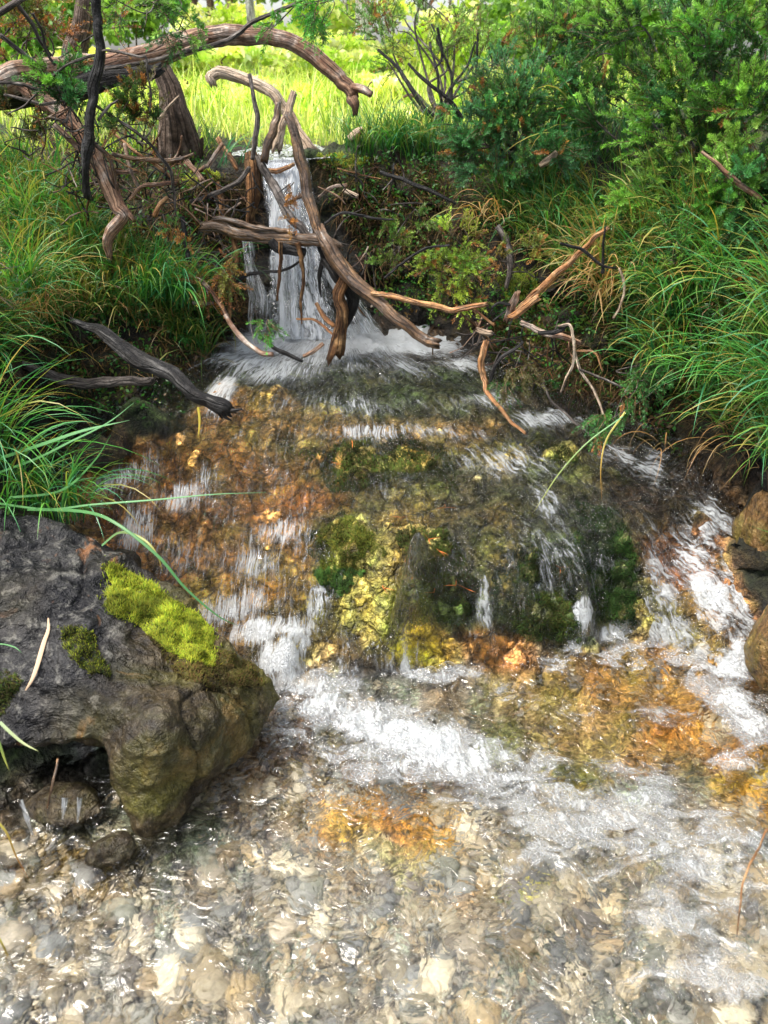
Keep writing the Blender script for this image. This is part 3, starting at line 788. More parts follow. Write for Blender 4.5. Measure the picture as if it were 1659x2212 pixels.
boulder = rock('boulder', [bl_main, bl_low], loc_b, 0.022, 2, 0.030, warm_boulder, 5,
               'big dark mottled boulder with bright moss on top at the left edge of the pool', 'boulder')
# smaller rocks
def quick_rock(u, v, Y, ru, rv, depth, seed, label, group=None, amp=.012, warm=.8, cat='rock', zoff=0):
    r = np.random.default_rng(seed)
    c = P(u, v, Y); s = pxsize(c)
    pts = []
    for i in range(26):
        a = r.normal(size=3); a /= np.linalg.norm(a)
        a *= r.uniform(.85, 1.05)
        pts.append(c + np.array([a[0] * ru * s, a[1] * depth, a[2] * rv * s + zoff]))
    return rock('rock', [pts], c, max(.008, ru * s / 10), 2, amp, lambda V: np.full(len(V), warm), 4, label, cat, group, M_ochre if warm > .75 else M_rock)
quick_rock(1668, 1395, 1.66, 52, 110, .10, 3, 'rust brown wet rock at the right edge beside the white splash')
quick_rock(1650, 1150, 1.92, 62, 120, .10, 4, 'mossy brown rock under the grass at the right edge of the cascade')
quick_rock(130, 1735, 1.24, 112, 38, .07, 5, 'low amber rock under the boulder with water trickling over it', warm=.7)  # hollow stones use the darker rock, shade put into their colour
quick_rock(55, 1885, 1.12, 48, 22, .04, 6, 'small brown stone in dark water below the boulder', warm=.75)
quick_rock(235, 1840, 1.12, 60, 40, .05, 8, 'round dark stone under the tip of the boulder', warm=.6)
quick_rock(255, 1230, 1.86, 60, 40, .08, 12, 'flat dark stone tucked behind the boulder', warm=.6)
# trickle over the low rock
for k, (u0, u1, v0, v1) in enumerate([(38,50,1725,1768),(44,60,1740,1800),(132,150,1722,1768),(166,182,1722,1775)]):
    um = (u0 + u1) / 2; hw = (u1 - u0) / 2; sh = 20 if u0 < 70 else -6
    sheet('waterfall', [(v0,um-hw,um+hw,1.165),(v0+(v1-v0)*.4,um-hw*.8+sh*.3,um+hw*.8+sh*.3,1.148),(v1,um-hw*.35+sh,um+hw*.35+sh,1.138)], (.55, .4), nu=8, nv=14, seed=21+k, label='tiny trickle over the amber rock under the boulder', amp=.003, bulge=.003)

# ================================================================== loose gravel in the pool: uncountable, one object
def pebbles():
    ico_v = []; 
    import bmesh
    bm = bmesh.new(); bmesh.ops.create_icosphere(bm, subdivisions=2, radius=1.0)
    iv = np.array([v.co[:] for v in bm.verts]); bm.verts.index_update(); fi = np.array([[v.index for v in f.verts] for f in bm.faces]); bm.free()
    r = np.random.default_rng(21)
    V, F, C = [], [], []
    pal = np.array([(.30,.32,.34),(.40,.42,.43),(.22,.24,.27),(.46,.42,.34),(.36,.36,.36),(.27,.28,.30),(.58,.50,.36),(.66,.62,.52),(.36,.29,.2),(.20,.19,.19),(.52,.48,.42),(.42,.34,.22),(.30,.26,.20),(.74,.70,.60),(.24,.26,.24)])
    n = 18000; k = 0
    xs_ = r.uniform(-.95, 1.15, n); ys_ = r.uniform(.48, 1.75, n)
    zs = rbf_t(xs_, ys_)
    # gravel density: dense in the near pool, sparse where the rusty slab lies
    cu_ = PZ(900, 1750, 0)
    for i in range(n):
        x, y, z = xs_[i], ys_[i], zs[i]
        if z > -0.035: continue
        bare = np.exp(-(((x - .62) / .45) ** 2 + ((y - 1.48) / .26) ** 2) ** 2)
        bare = max(bare, np.exp(-((((x - .02) / .20) ** 2 + ((y - 1.22) / .085) ** 2) ** 2)))
        bare = max(bare, np.exp(-(((x + .50) / .20) ** 2 + ((y - 1.20) / .16) ** 2) ** 2))
        if r.random() < bare * .985 or (y > 1.35 and r.random() < .6): continue
        s = .0045 + .008 * r.random() ** 2.4 + (r.uniform(.006, .024) if r.random() < .06 else 0)
        sc = np.array([s * r.uniform(.9, 1.5), s * r.uniform(.8, 1.2), s * r.uniform(.2, .42)])
        a = iv * (1 + .16 * vnoise(iv[:, 0] * 1.3 + i, iv[:, 1] * 1.3, iv[:, 2] * 1.3))[:, None] * sc
        t = r.uniform(0, 2 * pi); tl = r.normal(0, .25)
        R = np.array(Matrix.Rotation(t, 3, 'Z') @ Matrix.Rotation(tl, 3, 'X'))
        q_ = a @ R.T + (x, y, z + s * .25); ra_, rb_ = q_[:, 0] * .8 + q_[:, 1] * .6, q_[:, 1] * .8 - q_[:, 0] * .6; q_[:, 0] += .005 * fbm(ra_ * 37, rb_ * 41, 1.3, 2); q_[:, 1] += .005 * fbm(ra_ * 37 + 9, rb_ * 41, 5.7, 2); V.append(q_); F.append(fi + k); k += len(iv)
        c = pal[r.integers(len(pal))] * (1.06, 1.0, .88) * r.uniform(.28, 1.1)
        C.append(np.repeat(c[None], len(iv), 0))
    b = NB('pebble')
    c = b.attr('Col').outputs['Color']; p = pos(b)
    n1 = b.noise(p, 70, 4, .6, .8)
    c = b.mix(1.0, c, b.ramp(n1.outputs[0], [(.3, .6), (.7, 1.3)]), 'MULTIPLY')
    m = b.out(principled(b, c, .45, .4, b.bump(n1.outputs[0], .5, .003)))
    o = link('pebbles', mesh_np('pebbles', np.concatenate(V), np.concatenate(F), m, np.concatenate(C)))
    return tag(o, 'grey, tan and cream gravel covering the bed of the near pool', 'gravel', kind='stuff')
pebbles()

# bubbles riding on the foam: uncountable, one object
def bubbles():
    r = np.random.default_rng(31)
    nth, nph = 10, 4
    dv = [(0, 0, 1)]
    for j in range(1, nph + 1):
        ph = j / nph * pi / 2
        for i in range(nth):
            a = 2 * pi * i / nth; dv.append((sin(ph) * cos(a), sin(ph) * sin(a), cos(ph)))
    dv = np.array(dv)
    df = [(0, 1 + i, 1 + (i + 1) % nth) for i in range(nth)]
    for j in range(nph - 1):
        for i in range(nth):
            a = 1 + j * nth + i; b_ = 1 + j * nth + (i + 1) % nth; c = a + nth; d = b_ + nth
            df += [(a, c, d), (a, d, b_)]
    df = np.array(df)
    wt = foam * (1 - fast) * (WY < 1.85) * (foam > .15)
    wt = wt.ravel(); idx = r.choice(wt.size, 5200, p=wt / wt.sum())
    V, F = [], []
    rr_ = .0028 + .0052 * r.random(len(idx)) ** 2.5
    big = [(888,1428,26),(930,1452,22),(968,1443,24),(600,1665,14),(1052,1800,16),(1640,1760,18),(1250,2030,14),(1100,1970,14),(1500,1890,12),(1420,1640,12)]
    P0 = [(WX.ravel()[i] + r.normal(0, .004), WY.ravel()[i] + r.normal(0, .004), zw.ravel()[i], q) for i, q in zip(idx, rr_)]
    for u, v, q in big:
        c = PZ(u, v, .006); P0.append((c[0], c[1], .003, q * pxsize(c) * .8))
    for k, (x, y, z, q) in enumerate(P0):
        V.append(dv * q * np.array([1, 1, .8]) + (x, y, z - .0003)); F.append(df + k * len(dv))
    b = NB('bubble_film')
    g = b.add('ShaderNodeBsdfGlossy'); g.inputs['Roughness'].default_value = .05
    t = b.add('ShaderNodeBsdfTransparent'); t.inputs[0].default_value = (.97, .97, .97, 1)
    lw = b.add('ShaderNodeLayerWeight'); lw.inputs['Blend'].default_value = .35
    d = b.add('ShaderNodeBsdfDiffuse'); d.inputs[0].default_value = (.85, .88, .9, 1)
    s = b.mixsh(b.math('MULTIPLY', lw.outputs['Facing'], .85), t.outputs[0], g.outputs[0])
    s = b.mixsh(b.math('MULTIPLY', b.math('POWER', lw.outputs['Facing'], 3.0), .6), s, d.outputs[0])
    o = link('bubbles', mesh_np('bubbles', np.concatenate(V), np.concatenate(F), b.out(s)))
    return tag(o, 'clusters of clear bubbles drifting on the pool', 'bubbles', kind='stuff')
bubbles()
# ================================================================== dead wood
M_tan = mat_bark('weathered_tan_wood', (.17,.075,.04), (.42,.25,.15), (.60,.50,.42), .6, .4, .7)
M_pale = mat_bark('bleached_wood', (.46,.33,.22), (.62,.50,.38), (.30,.20,.13), .55, .4, .8)
M_brown = mat_bark('wet_brown_wood', (.075,.040,.020), (.17,.092,.042), (.32,.17,.07), .38, .5, .8, .3)
M_grey = mat_bark('grey_twig_bark', (.05,.040,.034), (.15,.125,.11), (.26,.23,.21), .75, .3, 1.0)
M_black = mat_bark('charred_bark', (.006,.005,.005), (.025,.021,.019), (.06,.056,.056), .6, .35, 1.0, .1, .02)
M_red = mat_bark('orange_peeled_wood', (.30,.12,.04), (.52,.26,.10), (.62,.38,.19), .45, .45, .8)
M_shag = mat_bark('shaggy_root', (.10,.045,.018), (.30,.14,.05), (.45,.26,.11), .8, .3, .7, 0, .015)
M_trunk = mat_bark('shrub_trunk_bark', (.13,.085,.06), (.27,.20,.16), (.07,.045,.03), .85, .25, .5, 0, .02)

def spline(pts, n):
    """Catmull-Rom through rows of pts"""
    pts = np.array(pts, float)
    q = np.vstack([2 * pts[0] - pts[1], pts, 2 * pts[-1] - pts[-2]])
    m = len(pts) - 1
    t = np.linspace(0, m - 1e-9, n); i = t.astype(int); f = (t - i)[:, None]
    a, b, c, d = q[i], q[i + 1], q[i + 2], q[i + 3]
    return .5 * ((2 * b) + (-a + c) * f + (2 * a - 5 * b + 4 * c - d) * f * f + (-a + 3 * b - 3 * c + d) * f ** 3)
def tube_np(path, rad, sides=10, knob=0.12, seed=0, flat=1.0):
    """path n x 3, rad n -> V, F, tc"""
    n = len(path)
    T_ = np.gradient(path, axis=0); T_ /= np.linalg.norm(T_, axis=1)[:, None] + 1e-9
    up = np.array([.13, .97, .2]) if abs(T_[0, 1]) < .9 else np.array([1., 0, 0])
    A_ = np.cross(T_, up); A_ /= np.linalg.norm(A_, axis=1)[:, None] + 1e-9
    B_ = np.cross(T_, A_)
    th_ = np.linspace(0, 2 * pi, sides, endpoint=False)
    s = np.r_[0, np.cumsum(np.linalg.norm(np.diff(path, axis=0), axis=1))]
    tw = s * 2.0
    c, sn = np.cos(th_[None] + 0 * tw[:, None]), np.sin(th_[None])+ 0 * tw[:, None]
    rr_ = rad[:, None] * (1 + .10 * (sides > 9) * fbm(c * 4 + seed, sn * 4, (s / max(rad.max(), 1e-4) * .12)[:, None] + 0 * c, 2)) * (1 + knob * fbm(c * 1.2 + seed * 7.7, sn * 1.2, (s / max(rad.max(), 1e-4) * .28)[:, None] + 0 * c, 3))
    V = path[:, None] + rr_[..., None] * (c[..., None] * A_[:, None] + flat * sn[..., None] * B_[:, None])
    tc = np.stack([c * rad.max(), sn * rad.max(), (s * .10)[:, None] + 0 * c + seed], -1)
    i = np.arange(n - 1)[:, None] * sides; j = np.arange(sides)[None]
    F = np.stack([i + j, i + (j + 1) % sides, i + sides + (j + 1) % sides, i + sides + j], -1).reshape(-1, 4)
    if sides > 9:                      # broken, splintered ends
        g = np.random.default_rng(int(seed) + 3)
        V[-1] += T_[-1] * (rad[-1] * g.uniform(-.8, 1.3, sides))[:, None]
        V[0] -= T_[0] * (rad[0] * g.uniform(-.8, 1.3, sides))[:, None]
    V = V.reshape(-1, 3); tc = tc.reshape(-1, 3)
    # caps
    k = len(V)
    V = np.vstack([V, path[0] - T_[0] * rad[0] * .15, path[-1] + T_[-1] * rad[-1] * .15]); tc = np.vstack([tc, tc[0], tc[-1]])
    j = np.arange(sides)
    F = np.vstack([F, np.stack([0 * j + k, (j + 1) % sides, j, 0 * j + k], -1), np.stack([0 * j + k + 1, (n - 1) * sides + j, (n - 1) * sides + (j + 1) % sides, 0 * j + k + 1], -1)])
    return V, F, tc
def merge(parts):
    V, F, tc, k = [], [], [], 0
    for v, f, t in parts:
        V.append(v); F.append(f + k); tc.append(t); k += len(v)
    return np.vstack(V), np.vstack(F), np.vstack(tc)
def tube_mesh(name, parts, mat, origin=None):
    V, F, tc = merge(parts)
    # caps were written as quads with a repeated corner: turn them into triangles
    tri = F[:, 0] == F[:, 3]
    if origin is not None: V = V - origin
    me = bpy.data.meshes.new(name)
    me.vertices.add(len(V)); me.vertices.foreach_set('co', np.ascontiguousarray(V, np.float32).ravel())
    fl = [f for f in (F[~tri], F[tri][:, :3])]
    loops = np.concatenate([f.ravel() for f in fl]); tot = np.concatenate([np.full(len(f), f.shape[1]) for f in fl]).astype(np.int32)
    st = np.r_[0, np.cumsum(tot)[:-1]].astype(np.int32)
    me.loops.add(len(loops)); me.loops.foreach_set('vertex_index', loops.astype(np.int32))
    me.polygons.add(len(tot)); me.polygons.foreach_set('loop_start', st); me.polygons.foreach_set('loop_total', tot)
    me.polygons.foreach_set('use_smooth', np.ones(len(tot), bool))
    a = me.attributes.new('tc', 'FLOAT_VECTOR', 'POINT'); a.data.foreach_set('vector', np.ascontiguousarray(tc, np.float32).ravel())
    me.update(calc_edges=True); me.materials.append(mat)
    return me
_sd = [0]
def px_tube(pts, sides=10, knob=.12, n=None, wob=0.0):
    """pts: (u, v, Y, radius px)"""
    _sd[0] += 1
    a = np.array([list(P(u, v, Y)) + [r * pxsize(P(u, v, Y))] for u, v, Y, r in pts])
    L = np.linalg.norm(np.diff(a[:, :3], axis=0), axis=1).sum()
    n = n or int(np.clip(L / max(.004, a[:, 3].mean() * .7), 10, 160))
    q = spline(a, n)
    if wob:
        t = np.linspace(0, L * 14, n)
        for k in range(3): q[:, k] += wob * fbm(t + 11 * k + _sd[0] * 3, 0, 0, 3)
    return tube_np(q[:, :3], np.maximum(q[:, 3], .0006), sides, knob, _sd[0])
def branch(name, pts, mat, label, cat='branch', twigs=(), group=None, sides=22, knob=.20, wob=.006, twig_mat=None, part='twig'):
    o0 = P(*pts[-1][:3])
    main = px_tube(pts, sides, knob, None, wob)
    me = tube_mesh(name, [main], mat, o0)
    o = link(name, me); o.location = o0
    tag(o, label, cat, group)
    for tw in twigs:
        c = link(part, tube_mesh(part, [px_tube(tw, 7, .1, None, .003)], twig_mat or mat, o0), o)
    return o
# ---- the arching log and what stands round it
branch('fallen_log', [(-60,200,2.75,34),(0,178,2.78,32),(70,158,2.85,30),(140,152,2.9,28),(205,148,2.95,27),(280,132,3.0,25),(350,108,3.02,23),(420,86,3.03,21),(480,75,3.04,20),(540,72,3.05,19),(600,78,3.05,18),(650,98,3.05,17),(700,136,3.04,16),(738,172,3.03,15),(762,196,3.02,14),(768,222,3.01,12),(772,246,3.0,5)],
       M_tan, 'long tan log arching over the stream with its broken tip hanging down', 'log',
       twigs=[[(752,186,3.02,8),(780,192,3.0,9),(802,206,2.99,7)],[(395,112,2.97,5),(430,96,2.98,5),(452,84,2.99,4)]], sides=26, knob=.16, part='broken_stub')
branch('fallen_log', [(0,215,2.84,20),(70,200,2.85,24),(150,185,2.87,24),(240,168,2.9,22),(300,160,2.92,18),(345,150,2.95,10)], M_black,  # separate black tube along the lower side of the arching log
       'dark underside log below the arching log', 'log', sides=20, knob=.3)
branch('root_branch', [(60,190,2.80,22),(110,225,2.78,20),(150,258,2.76,18),(185,300,2.74,17),(212,350,2.72,17),(238,405,2.70,17),(262,448,2.68,15),(272,470,2.67,13),(252,492,2.66,14),(236,520,2.65,11),(232,560,2.64,6)],
       M_tan, 'reddish bare limb slanting down from the arching log into the left grass', 'branch',
       twigs=[[(262,452,2.68,8),(282,466,2.66,6),(288,476,2.66,3)]], sides=16)
branch('dead_sapling', [(214,-60,2.5,9),(213,0,2.5,10),(216,60,2.5,10),(212,120,2.5,11),(208,180,2.5,12),(203,240,2.5,11),(194,300,2.5,12),(188,345,2.5,10),(186,420,2.52,7)],
       M_black, 'thin black dead stem rising upright in front of the arching log', 'dead sapling', sides=12, knob=.25,
       twigs=[[(212,115,2.5,3),(235,108,2.48,3),(300,120,2.46,2.5),(318,128,2.46,2.5),(322,170,2.46,2),(328,205,2.46,2),(325,240,2.47,1.5)],[(212,118,2.5,3),(180,125,2.52,3),(140,140,2.54,3),(110,165,2.55,3),(90,190,2.56,2.5),(55,225,2.56,2),(20,245,2.57,1.5)],
              [(212,260,2.5,3),(235,230,2.49,3),(255,215,2.48,2)]], twig_mat=M_grey)
branch('tree_stump', [(330,120,3.3,17),(352,160,3.3,20),(368,200,3.3,24),(380,240,3.3,28),(388,290,3.32,36),(392,330,3.34,44)], M_trunk,
       'thick leaning brown trunk base standing behind the log on the dam', 'stump', sides=26, knob=.2)
branch('dead_branch', [(462,178,3.45,8),(458,166,3.45,11),(475,158,3.45,12),(510,166,3.45,13),(550,180,3.44,13),(590,205,3.42,13),(618,240,3.40,13),(638,275,3.38,14),(655,305,3.36,16),(672,330,3.34,16)],  # whitish wood colour stands in for sunlight on this branch
       M_pale, 'pale sunlit branch curving down to the lip behind the waterfall', 'branch', sides=16)
branch('dead_branch', [(638,205,3.3,8),(625,240,3.28,9),(608,280,3.26,10),(598,318,3.25,12)], M_pale, 'short light stub crossing in front of the sunlit branch', 'branch')
branch('dead_branch', [(604,222,2.92,8),(594,258,2.90,8.5),(580,300,2.88,9),(568,345,2.86,8)], M_brown, 'dark upright stick left of the main prop over the falls', 'branch')
branch('dead_branch', [(616,243,2.84,7),(626,268,2.83,9),(640,305,2.82,11),(650,350,2.80,12),(658,400,2.78,12),(672,450,2.75,11.5),(688,492,2.72,11),(702,530,2.70,9)],
       M_brown, 'wet brown prop branch leaning across the middle of the falls', 'branch', sides=20, twigs=[[(655,420,2.78,4),(640,428,2.76,4),(622,442,2.75,3)]])
branch('dead_branch', [(562,340,2.88,9),(580,380,2.84,9),(598,415,2.80,10),(622,455,2.76,10),(648,488,2.73,9),(668,512,2.71,7)],
       M_grey, 'grey branch crossing the upper falls with rusty needles caught on it', 'branch')
branch('dead_branch', [(440,484,2.74,10),(480,494,2.72,12),(520,506,2.70,12),(580,513,2.68,12),(640,517,2.66,12),(690,521,2.64,13),(725,535,2.62,12)],
       M_brown, 'thick brown pole lying level across the falls', 'branch', sides=20, knob=.2)
branch('dead_branch', [(463,470,2.72,5),(510,480,2.70,6),(560,493,2.68,6),(610,500,2.66,5),(634,504,2.65,4)], M_brown, 'thin purple brown pole just above the level pole', 'branch')
branch('dead_branch', [(690,505,2.64,12),(705,530,2.62,16),(728,572,2.60,17),(765,612,2.57,16),(800,640,2.54,14),(840,672,2.51,13),(885,710,2.47,12),(920,732,2.45,12),(950,738,2.43,11)],
       M_brown, 'long brown limb sloping from the pole down to the foaming ledge', 'branch', sides=22, knob=.18,
       twigs=[[(932,742,2.44,2),(934,768,2.44,1.5)]])
branch('hanging_root', [(742,590,2.60,10),(738,630,2.60,13),(740,670,2.60,14),(733,715,2.60,15),(724,762,2.60,19)], M_shag, 'shaggy orange root standing in the foam under the sloping limb', 'root', sides=20, knob=.35)
branch('hanging_root', [(715,560,2.63,22),(735,585,2.63,22),(752,615,2.63,14),(760,650,2.63,13),(748,690,2.63,12),(738,715,2.63,10)], M_black, 'black curved root behind the shaggy orange root', 'root', sides=20, knob=.25)
branch('dead_branch', [(808,636,2.52,5),(840,642,2.50,6),(880,648,2.48,6),(930,660,2.46,6),(975,672,2.44,6),(1010,668,2.43,6),(1046,654,2.42,5)], M_red, 'smooth golden branch reaching right from the sloping limb', 'branch',
       twigs=[[(1024,668,2.42,3),(1045,685,2.42,3),(1070,704,2.42,3)]])
branch('dead_branch', [(1311,488,2.30,4),(1285,512,2.32,6),(1240,555,2.36,6.5),(1190,604,2.40,7),(1140,650,2.43,8),(1112,676,2.45,9),(1092,692,2.46,7)], M_red, 'long straight stick pointing up right with a bleached tip', 'branch')
branch('dead_branch', [(1116,634,2.42,5),(1105,660,2.43,9),(1094,692,2.44,6)], M_tan, 'short split stub at the foot of the long straight stick', 'branch')
branch('dead_branch', [(1158,648,2.38,7),(1130,666,2.40,8),(1102,684,2.42,7)], M_red, 'short cut orange stick beside the split stub', 'branch')
branch('dead_branch', [(1128,694,2.38,5),(1165,708,2.37,6),(1210,725,2.35,7),(1254,740,2.34,5)], M_tan, 'brown stick lying on the mossy clump right of the ledge', 'branch')
branch('dead_branch', [(1034,708,2.44,5),(1050,714,2.43,6),(1062,718,2.42,5)], M_pale, 'small pale chip of wood on the mossy clump', 'branch')
branch('dead_branch', [(1050,738,2.36,6),(1041,765,2.35,7),(1038,795,2.34,7),(1045,822,2.32,6),(1052,845,2.30,5),(1075,872,2.26,5),(1102,905,2.22,4),(1132,932,2.18,3)],
       M_red, 'bright orange curved stick dipping into the stream', 'branch')
branch('dead_branch', [(158,690,2.26,6),(185,702,2.24,9),(215,712,2.22,11),(250,734,2.20,14),(290,762,2.18,16),(335,790,2.15,15),(380,815,2.12,15),(420,848,2.09,14),(455,870,2.07,14),(482,882,2.06,18),(490,886,2.06,12)],
       M_black, 'charred branch pointing down over the stream from the left bank', 'branch', sides=26, knob=.28, wob=.006,
       twigs=[[(485,884,2.06,7),(505,884,2.05,5),(524,885,2.04,2)],[(482,890,2.06,6),(488,902,2.05,4),(500,910,2.04,1.5)],[(470,885,2.06,4),(480,902,2.06,2)]])
branch('dead_branch', [(40,786,2.34,8),(90,800,2.33,10),(140,818,2.32,11),(200,824,2.31,11),(260,822,2.30,10),(318,822,2.29,9),(330,822,2.29,5)], M_grey, 'grey cracked branch lying along the foot of the left bank', 'branch', sides=20, knob=.25, wob=.006)
